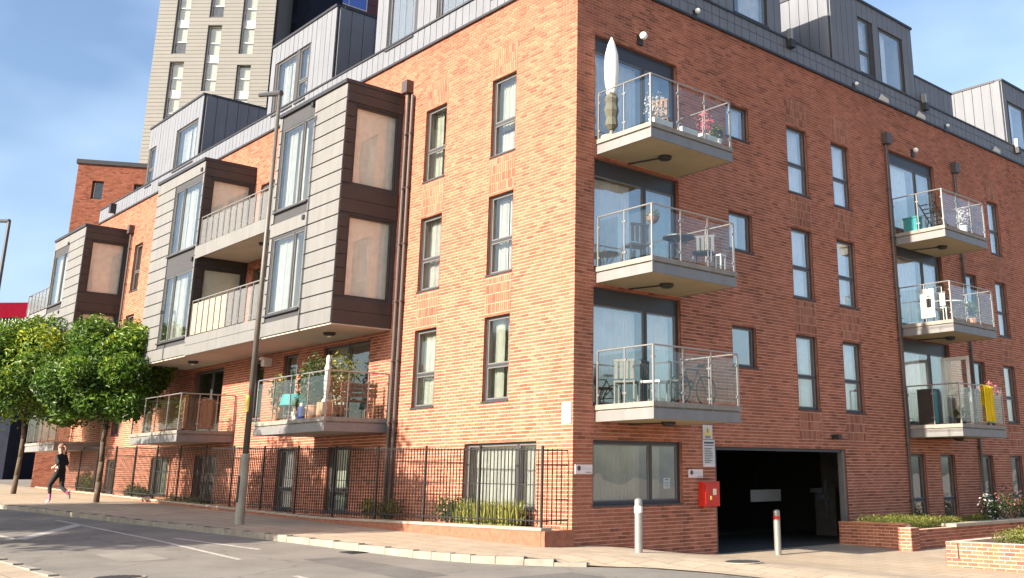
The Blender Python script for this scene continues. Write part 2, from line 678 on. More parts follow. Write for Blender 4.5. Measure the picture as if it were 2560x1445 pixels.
# ------------------------------------------------------------------ ground
def sm(t):
    t = max(0.0, min(1.0, t))
    return t * t * (3 - 2 * t)


def g(x, y):
    x = max(-70.0, min(40.0, x))
    return -.025 * x - .36 * sm(y / 4.5) + .04 * sm(-y)


KP = [(-200, -9.5), (-60, -7.6), (-30, -5.75), (-21, -5.0), (-17.9, -4.65), (-12.6, -4.2), (-8.8, -3.8), (-5.2, -3.45), (-3, -3.28), (-0.6, -3.12),
      (0.8, -2.75), (1.8, -2.1), (2.4, -1.6), (3.0, -1.05), (4.2, -.55), (6.3, -.36), (12, -.3), (200, -.3)]


def kerb_y(x):
    for (a, ya), (b, yb) in zip(KP[:-1], KP[1:]):
        if a <= x <= b:
            return ya + (yb - ya) * (x - a) / (b - a)
    return KP[-1][1]


def gp(x, y):
    """pavement level: drops to the road at the garage crossover"""
    return g(x, y) - 0.105 * sm((x - 1.3) / 1.4) * (1 - sm((y - kerb_y(x)) / 1.3))


def surf_mat(name, col, var, joints=None, jcol=None, bump=0.4, bscale=120, big=0.35, rough=0.9, cracks=False):
    m, n, l, out = nt(name)
    b = n.new("ShaderNodeBsdfPrincipled")
    b.inputs["Roughness"].default_value = rough
    b.inputs["Specular IOR Level"].default_value = 0.3
    geo = n.new("ShaderNodeNewGeometry")
    fine = n.new("ShaderNodeTexNoise")
    fine.inputs["Scale"].default_value = 70
    fine.inputs["Detail"].default_value = 5
    l.new(geo.outputs["Position"], fine.inputs["Vector"])
    bg = n.new("ShaderNodeTexNoise")
    bg.inputs["Scale"].default_value = big
    bg.inputs["Detail"].default_value = 8
    bg.inputs["Roughness"].default_value = 0.65
    l.new(geo.outputs["Position"], bg.inputs["Vector"])
    r = n.new("ShaderNodeValToRGB")
    r.color_ramp.elements[0].position = 0.3
    r.color_ramp.elements[1].position = 0.7
    r.color_ramp.elements[0].color = tuple(c * (1 - var) for c in col) + (1,)
    r.color_ramp.elements[1].color = tuple(min(1, c * (1 + var)) for c in col) + (1,)
    l.new(bg.outputs["Fac"], r.inputs["Fac"])
    mr = n.new("ShaderNodeMapRange")
    mr.inputs["From Min"].default_value = 0.25
    mr.inputs["From Max"].default_value = 0.75
    mr.inputs["To Min"].default_value = 0.75
    mr.inputs["To Max"].default_value = 1.22
    l.new(fine.outputs["Fac"], mr.inputs["Value"])
    mu = n.new("ShaderNodeMix")
    mu.data_type = 'RGBA'
    mu.blend_type = 'MULTIPLY'
    mu.inputs["Factor"].default_value = 1
    l.new(r.outputs[0], mu.inputs["A"])
    l.new(mr.outputs[0], mu.inputs["B"])
    cs = mu.outputs["Result"]
    if joints:
        br = n.new("ShaderNodeTexBrick")
        br.inputs["Scale"].default_value = 1.0
        br.inputs["Brick Width"].default_value = joints[0]
        br.inputs["Row Height"].default_value = joints[1]
        br.inputs["Mortar Size"].default_value = joints[2]
        br.inputs["Color1"].default_value = (1, 1, 1, 1)
        br.inputs["Color2"].default_value = (0.86, 0.86, 0.86, 1)
        br.inputs["Mortar"].default_value = (0.55, 0.52, 0.5, 1)
        l.new(geo.outputs["Position"], br.inputs["Vector"])
        m2 = n.new("ShaderNodeMix")
        m2.data_type = 'RGBA'
        m2.blend_type = 'MULTIPLY'
        m2.inputs["Factor"].default_value = 1
        l.new(cs, m2.inputs["A"])
        l.new(br.outputs["Color"], m2.inputs["B"])
        cs = m2.outputs["Result"]
    if cracks:
        vo = n.new("ShaderNodeTexVoronoi")
        vo.feature = 'DISTANCE_TO_EDGE'
        vo.inputs["Scale"].default_value = 0.32
        wob = n.new("ShaderNodeTexNoise")
        wob.inputs["Scale"].default_value = 2.0
        l.new(geo.outputs["Position"], wob.inputs["Vector"])
        ad = n.new("ShaderNodeMix")
        ad.data_type = 'RGBA'
        ad.blend_type = 'ADD'
        ad.inputs["Factor"].default_value = 0.6
        l.new(geo.outputs["Position"], ad.inputs["A"])
        l.new(wob.outputs["Color"], ad.inputs["B"])
        l.new(ad.outputs["Result"], vo.inputs["Vector"])
        mr3 = n.new("ShaderNodeMapRange")
        mr3.inputs["From Min"].default_value = 0.0
        mr3.inputs["From Max"].default_value = 0.012
        mr3.inputs["To Min"].default_value = 0.72
        mr3.inputs["To Max"].default_value = 1.0
        l.new(vo.outputs["Distance"], mr3.inputs["Value"])
        m3 = n.new("ShaderNodeMix")
        m3.data_type = 'RGBA'
        m3.blend_type = 'MULTIPLY'
        m3.inputs["Factor"].default_value = 1
        l.new(cs, m3.inputs["A"])
        l.new(mr3.outputs[0], m3.inputs["B"])
        cs = m3.outputs["Result"]
    l.new(cs, b.inputs["Base Color"])
    bp = n.new("ShaderNodeBump")
    bp.inputs["Strength"].default_value = bump
    bp.inputs["Distance"].default_value = 0.01
    l.new(fine.outputs["Fac"], bp.inputs["Height"])
    l.new(bp.outputs[0], b.inputs["Normal"])
    l.new(b.outputs[0], out.inputs["Surface"])
    MATS[name] = m
    return m


M_ROAD = surf_mat("asphalt", (0.195, 0.182, 0.162), 0.22, big=0.5, cracks=True)
M_PAVE = surf_mat("paving", (0.42, 0.34, 0.25), 0.12, joints=(0.6, 0.45, 0.012), big=0.8)
M_FARG = surf_mat("far_ground", (0.16, 0.15, 0.13), 0.3, big=0.05)


def axis_pts(lo, hi, near_lo, near_hi, fine, coarse):
    p = list(np.arange(lo, near_lo, coarse)) + list(np.arange(near_lo, near_hi, fine)) + list(np.arange(near_hi, hi + coarse, coarse))
    return p


xs = axis_pts(-600, 600, -70, 40, 1.0, 40)
ys = axis_pts(-600, 600, -12, 10, 0.5, 40)
mb = MB()
nx, ny = len(xs), len(ys)
mb.v = [(x, y, g(x, y) - 0.12) for x in xs for y in ys]
for i in range(nx - 1):
    for j in range(ny - 1):
        a = i * ny + j
        mb.f.append((a, a + ny, a + ny + 1, a + 1))
        mb.mi.append(0)
struct("road", mb, M_ROAD, True, "grey worn asphalt street in front of the brick flats")

# near pavement (fills from the kerb to the building and over the garage forecourt)
mb = MB()
pxs = list(np.arange(-70, -8, 1.0)) + list(np.arange(-8, 8, 0.25)) + list(np.arange(8, 31, 1.0))
rows = []
for x in pxs:
    k = kerb_y(x)
    kk = k + 0.14 if x < 2.0 else k
    ye = 0.02 if x <= 0 else 45.0
    t = np.linspace(0, 1, 15) if x <= 0 else np.concatenate([np.linspace(0, 0.15, 22), np.linspace(0.2, 1, 8)])
    col = [(x, kk + (ye - kk) * tt) for tt in t]
    rows.append([(a, b, gp(a, b)) for a, b in col])
for A, B in zip(rows[:-1], rows[1:]):
    if len(A) == len(B):
        for j in range(len(A) - 1):
            mb.quad(A[j], B[j], B[j + 1], A[j + 1])
    else:
        # step at the building corner: rebuild the left column with the longer sampling
        x = A[0][0]
        k = kerb_y(x)
        kk = k + 0.14
        A2 = [(x, b[1], gp(x, b[1])) for b in B]
        for j in range(len(B) - 1):
            mb.quad(A2[j], B[j], B[j + 1], A2[j + 1])
pave = struct("pavement", mb, M_PAVE, True, "sunlit pinkish paving in front of the flats and garage")

# kerb stones, one by one
kp = bpy.data.objects.new("kerb", None)
link(kp)
ROOTLOC[kp.name] = (0, 0, 0)
kp["kind"] = "structure"
kp["label"] = "row of pale kerb stones along the pavement"
x = -40.0
while x < 2.2:
    L = 0.9 if x < -1.5 else 0.45
    x1 = x + L * 0.95
    y0_, y1_ = kerb_y(x), kerb_y(x1)
    a = math.atan2(y1_ - y0_, x1 - x)
    ln = math.hypot(x1 - x, y1_ - y0_)
    cx, cy = (x + x1) / 2, (y0_ + y1_) / 2
    nx_, ny_ = -math.sin(a), math.cos(a)
    cx += nx_ * 0.07
    cy += ny_ * 0.07
    zt = gp(cx, cy) + random.uniform(-.004, .006)
    o = piece("kerb_stone", M_KERB, cx - ln / 2 + .006, cx + ln / 2 - .006, cy - .07, cy + .07, zt - .3, zt + .004, kp, a)
    x = x1
# opposite pavement
mb = MB()
oy = -8.9
for xa in np.arange(-60, 40, 2.0):
    for ya, yb in ((-30, -20), (-20, -9.04)):
        mb.quad((xa, ya, g(xa, ya)), (xa + 2, ya, g(xa + 2, ya)), (xa + 2, yb, g(xa + 2, yb)), (xa, yb, g(xa, yb)))
struct("opposite_pavement", mb, M_PAVE, False, "pale pavement on the near side of the road, lower left")
kp2 = bpy.data.objects.new("opposite_kerb", None)
link(kp2)
ROOTLOC[kp2.name] = (0, 0, 0)
kp2["kind"] = "structure"
kp2["label"] = "pale kerb at the lower left edge of the road"
for i in range(60):
    xa = -30 + i * 0.9
    zt = g(xa, -9)
    piece("kerb_stone", M_KERB, xa + .005, xa + .895, oy - .14, oy, zt - .3, zt + .004, kp2)


def road_line(pts, w, name="road_marking", lab=None):
    mb = MB()
    for (xa, ya), (xb, yb) in zip(pts[:-1], pts[1:]):
        dx, dy = xb - xa, yb - ya
        L = math.hypot(dx, dy)
        nx_, ny_ = -dy / L * w / 2, dx / L * w / 2
        n = max(1, int(L / 0.5))
        for i in range(n):
            p = (xa + dx * i / n, ya + dy * i / n)
            q = (xa + dx * (i + 1) / n, ya + dy * (i + 1) / n)
            R_ = lambda X, Y: (X, Y, g(X, Y) - 0.12 + 0.005)
            mb.quad(R_(p[0] - nx_, p[1] - ny_), R_(q[0] - nx_, q[1] - ny_), R_(q[0] + nx_, q[1] + ny_), R_(p[0] + nx_, p[1] + ny_))
    o = struct(name, mb, M_ROADPAINT, False, lab)
    return o


road_line([(-8.48, -7.44), (-12.4, -5.2)], 0.28, lab="thick slanting white road line in the shade at left")
road_line([(-14.5, -5.15), (-12.4, -5.2), (-6.96, -5.32), (-2.13, -5.61)], 0.10, lab="long thin white road line running to the right")
road_line([(-7.2, -4.85), (-3.71, -4.55)], 0.12, lab="short white road line near the kerb")
road_line([(-8.5, -7.44), (-10.6, -7.52)], 0.14, lab="short white road line, partly a painted sun streak, at the left edge of the picture")  # strip partly stands for a streak of sunlight, painted white on the road
road_line([(0.6, -5.95), (1.5, -6.0)], 0.10, lab="short white road line at the bottom of the picture")

def road_patch(pts, m, lab):
    mb = MB()
    mb.poly([(x, y, g(x, y) - .12 + .0035) for x, y in pts])
    struct("road_patch", mb, m, False, lab)


M_PATCH = surf_mat("asphalt_patch", (0.135, 0.128, 0.118), 0.25, big=0.9)
M_PATCH2 = surf_mat("asphalt_pale_patch", (0.24, 0.225, 0.20), 0.2, big=0.9)
road_patch([(-1.6, -4.0), (1.9, -4.1), (1.95, -4.9), (-1.55, -4.75)], M_PATCH, "darker rectangular asphalt repair in the road")
road_patch([(2.6, -6.3), (3.5, -6.35), (3.6, -2.4), (2.75, -2.35)], M_PATCH, "narrow dark trench repair crossing the road")
road_patch([(-4.6, -6.4), (-2.9, -6.5), (-2.85, -7.3), (-4.5, -7.2)], M_PATCH2, "pale rectangular asphalt repair in the road")
gu = bpy.data.objects.new("drain_gully", None)
gu.location = (-2.2, kerb_y(-2.2) - .22, g(-2.2, -3.4) - .12)
link(gu)
ROOTLOC[gu.name] = tuple(gu.location)
gu["label"] = "black iron drain grating in the gutter by the kerb"
gu["category"] = "drain"
gx, gy, gz = gu.location
piece("grate_frame", M_BLACK, gx - .25, gx + .25, gy - .18, gy + .18, gz - .01, gz + .006, gu)
for k in range(6):
    piece("grate_bar", M_LAMPBK, gx - .22 + k * .08, gx - .18 + k * .08, gy - .15, gy + .15, gz + .006, gz + .014, gu)


def cover(x, y, r, base, label):
    z = base + .004
    t = thing("manhole_cover", label, "manhole", (x, y, z))
    part("frame_ring", MB().lathe([(r * 1.15, -.01), (r * 1.15, .002), (r * 1.02, .003)], (x, y, z), 24), M_CONC, t)
    part("lid", MB().lathe([(r, -.01), (r, .004), (r * .9, .006)], (x, y, z), 24), M_BLACK, t)
    mb = MB()
    for k in range(-3, 4):
        w = math.sqrt(max(0, (r * .85) ** 2 - (k * r * .25) ** 2))
        mb.box(x - w, x + w, y + k * r * .25 - .012, y + k * r * .25 + .012, z + .006, z + .010)
    part("tread_rib", mb, M_LAMPBK, t)


# ------------------------------------------------------------------ main building
BLD = thing("apartment_building", "red brick corner apartment block with glass balconies and zinc penthouses", "building", (0, 0, 0))
ROOMN = 0


def curtain_part(F, u0, u1, z0, z1, d, m, parent, name="curtain"):
    mb = MB()
    n = max(6, int((u1 - u0) / 0.035))
    ph = random.random() * 6
    pts = []
    for i in range(n + 1):
        u = u0 + (u1 - u0) * i / n
        pts.append((u, d + 0.025 * math.sin(u * 55 + ph) + 0.012 * math.sin(u * 23 + ph)))
    for (a, da), (b, db) in zip(pts[:-1], pts[1:]):
        mb.quad(F.P(a, da, z0), F.P(b, db, z0), F.P(b, db, z1), F.P(a, da, z1))
    return part(name, mb, m, parent, smooth=True)


def window(F, u0, u1, z0, z1, transoms=(), mullions=(), rec=0.07, fw=0.045, cur=None, pane=None, sill=True,
           parent=None, frame=None, dark=False, label=None, base=0.0, room=True, sash=True, panel_top=0.0, depth=2.6, flare=0.5):
    """window > pane, sill, curtain, room.  base = d of the wall plane the opening sits in"""
    parent = parent or BLD
    pane = pane or (M_PANEL if F is FL else M_PANE)
    frame = frame or M_FRAME
    d1, d0 = base - rec, base - rec - 0.07
    zt = z1 - panel_top
    mb = MB()
    F.box(mb, u0, u0 + fw, d0, d1, z0, z1)
    F.box(mb, u1 - fw, u1, d0, d1, z0, z1)
    F.box(mb, u0 + fw, u1 - fw, d0, d1, z0, z0 + fw)
    F.box(mb, u0 + fw, u1 - fw, d0, d1, z1 - fw, z1)
    if panel_top > 0:
        F.box(mb, u0 + fw, u1 - fw, d0 + .02, d1 - .01, zt, z1 - fw)
    us = [u0 + fw] + [x for m in mullions for x in (m - .035, m + .035)] + [u1 - fw]
    for m in mullions:
        F.box(mb, m - .035, m + .035, d0 - .003, d1 + .003, z0 + fw, zt - (fw if panel_top == 0 else 0))
    o = part("window", mb, frame, parent, label=label)
    ztop = zt - (fw if panel_top == 0 else 0)
    for k in range(0, len(us), 2):
        a, b = us[k], us[k + 1]
        tz = [z0 + fw] + [y for t in transoms for y in (t - .03, t + .03)] + [ztop]
        for t in transoms:
            F.piece("transom", frame, a, b, d0 + .004, d1 - .004, t - .03, t + .03, o)
        for q in range(0, len(tz), 2):
            za, zb = tz[q], tz[q + 1]
            if sash:
                s = 0.028
                mbs = MB()
                F.box(mbs, a, a + s, d0 + .015, d1 - .012, za, zb)
                F.box(mbs, b - s, b, d0 + .015, d1 - .012, za, zb)
                F.box(mbs, a + s, b - s, d0 + .015, d1 - .012, za, za + s)
                F.box(mbs, a + s, b - s, d0 + .015, d1 - .012, zb - s, zb)
                part("sash", mbs, M_SASH if frame is M_FRAME else frame, o)
            else:
                s = 0.0
            F.piece("pane", pane, a + s, b - s, d0 + .03, d0 + .036, za + s, zb - s, o)
    if sill:
        F.piece("sill", M_SILL, u0 - .03, u1 + .03, d1 - .02, base + .035, z0 - .035, z0, o)
    if room:
        mbr = MB()
        a, b, za, zb = u0 + .003, u1 - .003, z0 + .003, z1 - .003
        db = d0 - depth
        P = F.P
        ux = flare
        mbr.quad(P(a - ux, db, za - .1), P(b + ux, db, za - .1), P(b + ux, db, zb + .1), P(a - ux, db, zb + .1))
        mbr.quad(P(a, d0, za), P(a - ux, db, za - .1), P(a - ux, db, zb + .1), P(a, d0, zb))
        mbr.quad(P(b, d0, za), P(b + ux, db, za - .1), P(b + ux, db, zb + .1), P(b, d0, zb))
        mbr.quad(P(a, d0, zb), P(a - ux, db, zb + .1), P(b + ux, db, zb + .1), P(b, d0, zb))
        mbr.quad(P(a, d0, za), P(a - ux, db, za - .1), P(b + ux, db, za - .1), P(b, d0, za))
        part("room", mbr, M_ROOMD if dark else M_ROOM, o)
    if cur:
        for (fa, fb, ca, cb, m) in cur:
            ua, ub = u0 + .04 + (u1 - u0 - .08) * fa, u0 + .04 + (u1 - u0 - .08) * fb
            ya, yb = z0 + .04 + (z1 - z0 - .08) * ca, z0 + .04 + (z1 - z0 - .08) * cb
            curtain_part(F, ua, ub, ya, yb, d0 - .14, m, o)
    return o


# openings ---------------------------------------------------------------
BRICK_TOP = snap(12.42)
LH, RH = [], []      # holes (u0,u1,z0,z1)


def hole(lst, u0, u1, z0, z1):
    z0, z1 = snap(z0), snap(z1)
    lst.append((u0, u1, z0, z1))
    return z0, z1


def left_cur(k):
    return [(a, b, c, d, M_CURTL if m is M_CURT else M_CURTS) for a, b, c, d, m in cur_pick(k)]


def cur_pick(k):
    opts = [[(0, .47, 0, 1, M_CURT), (.53, 1, 0, 1, M_CURT)], [(0, 1, .0, 1, M_CURT)], [(0, 1, .35, 1, M_CURTG), (0, .8, 0, .3, M_CURT)],
            [(0, .42, 0, 1, M_CURTG), (.55, 1, 0, 1, M_CURTG)], [(.3, 1, 0, 1, M_CURT)], [(0, .7, 0, 1, M_CURTG)],
            [(0, 1, .4, 1, M_CURT)], [(0, .72, 0, 1, M_CURT)]]
    return opts[k % len(opts)]


# street-front windows
wk = 0
for fi, (za, zb) in enumerate([(2.90, 4.83), (5.78, 7.65), (8.64, 10.55)]):
    for ci, (a, b) in enumerate([(-3.1, -2.16), (-6.0, -5.05), (-27.7, -26.8), (-24.3, -23.4)]):
        z0, z1 = hole(LH, a, b, za, zb)
        window(FL, a, b, z0, z1, transoms=[z0 + (z1 - z0) * .42], cur=left_cur([3, 5, 0, 1, 0, 7, 3, 0, 2, 3, 0, 7][wk]))
        wk += 1
# street-front ground floor
z0, z1 = hole(LH, -3.7, -1.14, .68, 2.02)
window(FL, -3.7, -1.14, z0, z1, mullions=[-1.85], cur=[(0, .66, 0, 1, M_CURTL), (.72, .97, 0, 1, M_CURTL)])
for a, b, c in [(-10.0, -8.75, 3), (-13.0, -11.9, 1)]:
    z0, z1 = hole(LH, a, b, .45, 2.10)
    window(FL, a, b, z0, z1, transoms=[z0 + .55], cur=cur_pick(c))
z0, z1 = hole(LH, -19.0, -17.3, .45, 2.05)
window(FL, -19.0, -17.3, z0, z1, mullions=[-18.1], cur=[(.55, .75, 0, 1, M_CURT)], dark=True)
z0, z1 = hole(LH, -23.0, -21.3, .75, 2.0)
window(FL, -23.0, -21.3, z0, z1, mullions=[-22.3], cur=[(.0, .9, 0, 1, M_CURTG)])
z0, z1 = hole(LH, -27.8, -26.6, .75, 2.0)
window(FL, -27.8, -26.6, z0, z1, cur=[(.0, .7, 0, 1, M_CURT)])
# street-front first floor, behind the balconies
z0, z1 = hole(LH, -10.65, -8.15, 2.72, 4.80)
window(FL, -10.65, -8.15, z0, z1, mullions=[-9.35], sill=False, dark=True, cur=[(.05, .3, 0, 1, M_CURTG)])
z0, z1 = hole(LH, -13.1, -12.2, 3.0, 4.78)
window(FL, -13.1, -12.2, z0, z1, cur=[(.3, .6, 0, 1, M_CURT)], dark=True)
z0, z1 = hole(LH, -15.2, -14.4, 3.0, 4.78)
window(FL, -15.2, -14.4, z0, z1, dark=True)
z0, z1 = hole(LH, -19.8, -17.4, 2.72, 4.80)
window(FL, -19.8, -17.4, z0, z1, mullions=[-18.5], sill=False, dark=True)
# loggia back doors
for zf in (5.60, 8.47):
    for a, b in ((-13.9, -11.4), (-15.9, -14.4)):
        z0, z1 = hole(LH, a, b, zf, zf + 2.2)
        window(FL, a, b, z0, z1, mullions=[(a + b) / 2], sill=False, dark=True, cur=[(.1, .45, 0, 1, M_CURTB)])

def window_s(*a, **k):
    return window(*a, pane=M_PANES, **k)


# side-front windows
cset = [[0, 1, 1], [1, 1, 1], [1, 0, 1]]
for fi, (za, zb) in enumerate([(2.89, 4.78), (5.75, 7.62), (8.62, 10.52)]):
    for ci, (a, b) in enumerate([(7.5, 8.4), (9.57, 10.45), (18.85, 19.65)]):
        z0, z1 = hole(RH, a, b, za, zb)
        window_s(FR, a, b, z0, z1, transoms=[z0 + (z1 - z0) * .44], cur=cur_pick(cset[fi][ci]))
    z0, z1 = hole(RH, 4.98, 5.88, zb - .95, zb)
    window_s(FR, 4.98, 5.88, z0, z1, cur=[(.55, 1, 0, 1, M_CURT)] if fi == 2 else ([(0, .75, 0, 1, M_CURT)] if fi == 1 else None))
    if fi < 2:
        z0, z1 = hole(RH, 16.8, 17.55, zb - .95, zb)
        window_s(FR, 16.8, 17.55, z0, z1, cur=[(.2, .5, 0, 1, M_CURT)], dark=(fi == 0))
    for a in (24.0, 27.0):
        z0, z1 = hole(RH, a, a + .9, za, zb)
        window_s(FR, a, a + .9, z0, z1, transoms=[z0 + (z1 - z0) * .44], cur=cur_pick(fi))
# french windows behind the side balconies
for fi, zf in enumerate((2.70, 5.57, 8.44)):
    for gi, u in enumerate((0.52, 12.66)):
        z0, z1 = hole(RH, u, u + 2.66, zf, zf + 2.48)
        top = 0.36
        cs = [[(0, .58, 0, .86, M_CURT), (.7, 1, 0, .86, M_CURT)], [(0, .5, 0, .86, M_CURT), (.66, .95, 0, .86, M_CURTG)]][(fi + gi) % 2]
        if fi == 2 and gi == 0: cs = [(0, .58, 0, .86, M_CURT), (.64, .9, 0, .86, M_CURTG)]
        if fi == 0 and gi == 0: cs = [(0.02, .56, .25, .86, M_CURT), (.66, .98, .1, .86, M_CURT)]
        window_s(FR, u, u + 2.66, z0, z1, mullions=[u + 1.62], fw=0.07, sill=False, cur=cs, panel_top=top, rec=0.08, flare=0.12 if gi == 0 else .5, depth=1.7)
# side ground floor
z0, z1 = hole(RH, .53, 3.15, .75, 2.0)
window(FR, .53, 3.15, z0, z1, mullions=[2.25], fw=0.07, cur=[(0, .62, 0, 1, M_CURTB), (.68, .85, 0, 1, M_CURTB)], depth=1.7, flare=.1)
for a, b in ((12.6, 13.4), (14.25, 15.1), (16.6, 17.5), (18.7, 19.5), (23.5, 24.4)):
    z0, z1 = hole(RH, a, b, 0.0, 1.88)
    window(FR, a, b, z0, z1, transoms=[z0 + .62], dark=(a < 13), cur=[(.0, .55, .2, 1, M_CURT)])
GAR = (4.25, 9.40, ZB, snap(1.95))
RH.append(GAR)
# soldier-brick panels between the stacked windows
L_SOLD, R_SOLD = [], []
for (a, b) in ((7.5, 8.4), (9.57, 10.45), (18.85, 19.65)):
    for za, zb in ((4.87, 5.68), (7.71, 8.55), (10.6, 11.3), (2.2, 2.82)):
        R_SOLD.append((a - .02, b + .02, snap(za), snap(zb)))
for (a, b) in ((-3.1, -2.16), (-6.0, -5.05)):
    for za, zb in ((4.9, 5.7), (7.73, 8.57), (10.62, 11.35)):
        L_SOLD.append((a - .02, b + .02, snap(za), snap(zb)))


def brick_wall(F, u0, u1, holes, sold, name, label, near_n=300):
    """mortar sheet with openings; bricks stand 9 mm proud. The nearest are single objects."""
    mb = MB()
    holed(mb, F, u0, u1, ZB, BRICK_TOP, 0.0, holes, 0)
    reveals(mb, F, holes, 0.014, -0.19, 1)
    w = part(name, mb, [M_MORTAR, M_REVEAL], BLD, label=label)
    bl = brick_list(u0 + (.006 if F is FR else 0), u1 + (.0095 if F is FL else 0), ZB, BRICK_TOP, holes + sold)

    def dist(b):
        p = F.P((b[0] + b[1]) / 2, 0, (b[2] + b[3]) / 2)
        return (Vector(p) - CAM).length + (50 if b[2] < g(p[0], p[1]) + .02 else 0) + (20 if (b[1] - b[0]) < .2 else 0)
    bl.sort(key=dist)
    for b in bl[:near_n]:
        F.piece("brick", M_BRICK1, b[0], b[1], -.02, 0.010 + random.uniform(-.001, .0025), b[2], b[3], w)
    mf = MB()
    for b in bl[near_n:]:
        uc, zc = (b[0] + b[1]) / 2, (b[2] + b[3]) / 2
        st_ = 0.0
        for h in holes:
            dz = h[2] - zc
            if 0 < dz < 1.1 and h[0] - .15 < uc < h[1] + .15:
                e_ = min(abs(uc - h[0]), abs(uc - h[1]))
                st_ = max(st_, (1 - dz / 1.1) * (0.75 if e_ < .16 else 0.3))
        if BRICK_TOP - zc < .5: st_ = max(st_, .45 * (1 - (BRICK_TOP - zc) / .5))
        nz = mnoise.noise(Vector((uc * .35, zc * .35, 3.1))) * .14 + mnoise.noise(Vector((uc * 1.1, zc * .5, 7.7))) * .08
        rv = min(1, max(0, (random.random() + nz) * (1 - .75 * st_)))
        F.box(mf, b[0], b[1], -.005, 0.010, b[2], b[3], rnd=rv)
    part("brickwork", mf, M_BRICK, w, rnd=True, kind="stuff")
    ms = MB()
    for s in sold:
        for b in soldier_list(*s):
            F.box(ms, b[0], b[1], -.005, 0.013, b[2], b[3], rnd=random.random())
    if sold:
        part("soldier_course", ms, M_SOLD, w, rnd=True, kind="stuff")
    return w


brick_wall(FL, -33.0, -0.0005, LH, L_SOLD, "street_wall", "sunlit street-side brick wall")
brick_wall(FR, 0.0, 34.0, RH, R_SOLD, "side_wall", "shaded side brick wall with the garage entrance")

# core of the block: roofs, end wall, back walls
mb = MB()
mb.quad((-33, 0, BRICK_TOP), (0, 0, BRICK_TOP), (0, 15, BRICK_TOP), (-33, 15, BRICK_TOP))
mb.quad((-15, 15.0, BRICK_TOP), (0, 15.0, BRICK_TOP), (0, 34, BRICK_TOP), (-15, 34, BRICK_TOP))
mb.quad((-33, 0, ZB), (-33, 15, ZB), (-33, 15, BRICK_TOP), (-33, 0, BRICK_TOP))
mb.quad((-33, 15, ZB), (-15, 15, ZB), (-15, 15, BRICK_TOP), (-33, 15, BRICK_TOP))
mb.quad((-15, 15, ZB), (-15, 34, ZB), (-15, 34, BRICK_TOP), (-15, 15, BRICK_TOP))
mb.quad((-15, 34, ZB), (0, 34, ZB), (0, 34, BRICK_TOP), (-15, 34, BRICK_TOP))
part("rear_walls", mb, M_REVEAL, BLD)


# cladding ---------------------------------------------------------------
def clad(F, u0, u1, z0, z1, holes, pitch, vertical, m, parent, d0, d1, gap=0.02, name="cladding_panel", start=None):
    if vertical:
        n = max(1, round((u1 - u0) / pitch))
        p = (u1 - u0) / n
        for i in range(n):
            a, b = u0 + i * p, u0 + (i + 1) * p
            hs = [(h[2], h[3]) for h in holes if h[0] < b - .02 and h[1] > a + .02]
            for za, zb in cut(z0, z1, hs):
                if zb - za > .05:
                    F.piece(name, m, a + gap / 2, b - gap / 2, d0, d1 + random.uniform(-.002, .002), za, zb, parent)
    else:
        n = max(1, round((z1 - z0) / pitch))
        p = (z1 - z0) / n
        for i in range(n):
            za, zb = z0 + i * p, z0 + (i + 1) * p
            hs = [(h[0], h[1]) for h in holes if h[2] < zb - .04 and h[3] > za + .04]
            for a, b in cut(u0, u1, hs):
                if b - a > .05:
                    F.piece(name, m, a, b, d0, d1 + random.uniform(-.002, .002), za + gap / 2, zb - gap / 2, parent)


def clad_shell(F, u0, u1, z0, z1, holes, d, parent, name="cladding_backing", mat_=None):
    mb = MB()
    holed(mb, F, u0, u1, z0, z1, d, holes)
    reveals(mb, F, holes, d, d - 0.16)
    return part(name, mb, mat_ or M_SEAM, parent)


BT = BRICK_TOP
BAND = 13.05
PT = 15.60
# parapet band, street side and side
pl = clad_shell(FL, -33.0, 0.03, BT, BAND, [], 0.02, BLD, "street_parapet")
clad(FL, -33.0, 0.03, BT + .03, BAND, [], 0.30, True, M_ZINC, pl, 0.02, 0.05)
FL.piece("coping", M_ZINCD, -33.0, 0.06, -.25, 0.085, BAND, BAND + .05, pl)
FL.piece("drip_edge", M_ZINCD, -33.0, 0.06, -.02, 0.075, BT - .03, BT + .03, pl)
pr = clad_shell(FR, -0.03, 34.0, BT, BAND, [], 0.02, BLD, "side_parapet")
clad(FR, 0.0, 34.0, BT + .03, BT + .33, [], 0.30, True, M_ZINC, pr, 0.02, 0.05)
clad(FR, 0.0, 34.0, BT + .345, BAND, [], 0.30, True, M_ZINC, pr, 0.02, 0.05)
FR.piece("coping", M_ZINCD, 0.09, 34.0, -.25, 0.085, BAND, BAND + .05, pr)
FR.piece("drip_edge", M_ZINCD, 0.09, 34.0, -.02, 0.075, BT - .03, BT + .03, pr)

# penthouses ---------------------------------------------------------------


def pent_front(F, u0, u1, wins, name, pitch=0.32):
    hs = [(a, b, c, d) for a, b, c, d in wins]
    o = clad_shell(F, u0, u1, BAND - .02, PT, hs, 0.015, BLD, name)
    clad(F, u0, u1, BAND + .055, PT - .05, hs, pitch, True, M_ZINC, o, 0.015, 0.045)
    F.piece("coping", M_ZINCD, u0 - .02, u1 + .02, -.2, 0.09, PT - .05, PT + .03, o)
    for (a, b, c, d) in wins:
        window(F, a, b, c, d, transoms=[c + .72] if b - a < .8 else [], rec=0.0, base=0.0, cur=random.choice([[(0, .5, 0, 1, M_CURT)], [(.3, 1, 0, 1, M_CURT)]]) if F is FR else [(.05, .45, 0, 1, M_CURTL), (.55, 1, 0, 1, M_CURTL)])
        for nm, bx in (("sill", (a - .04, b + .04, 0, .09, c - .05, c)),):
            F.piece("window_ledge", M_SILL, *bx, o)
    return o


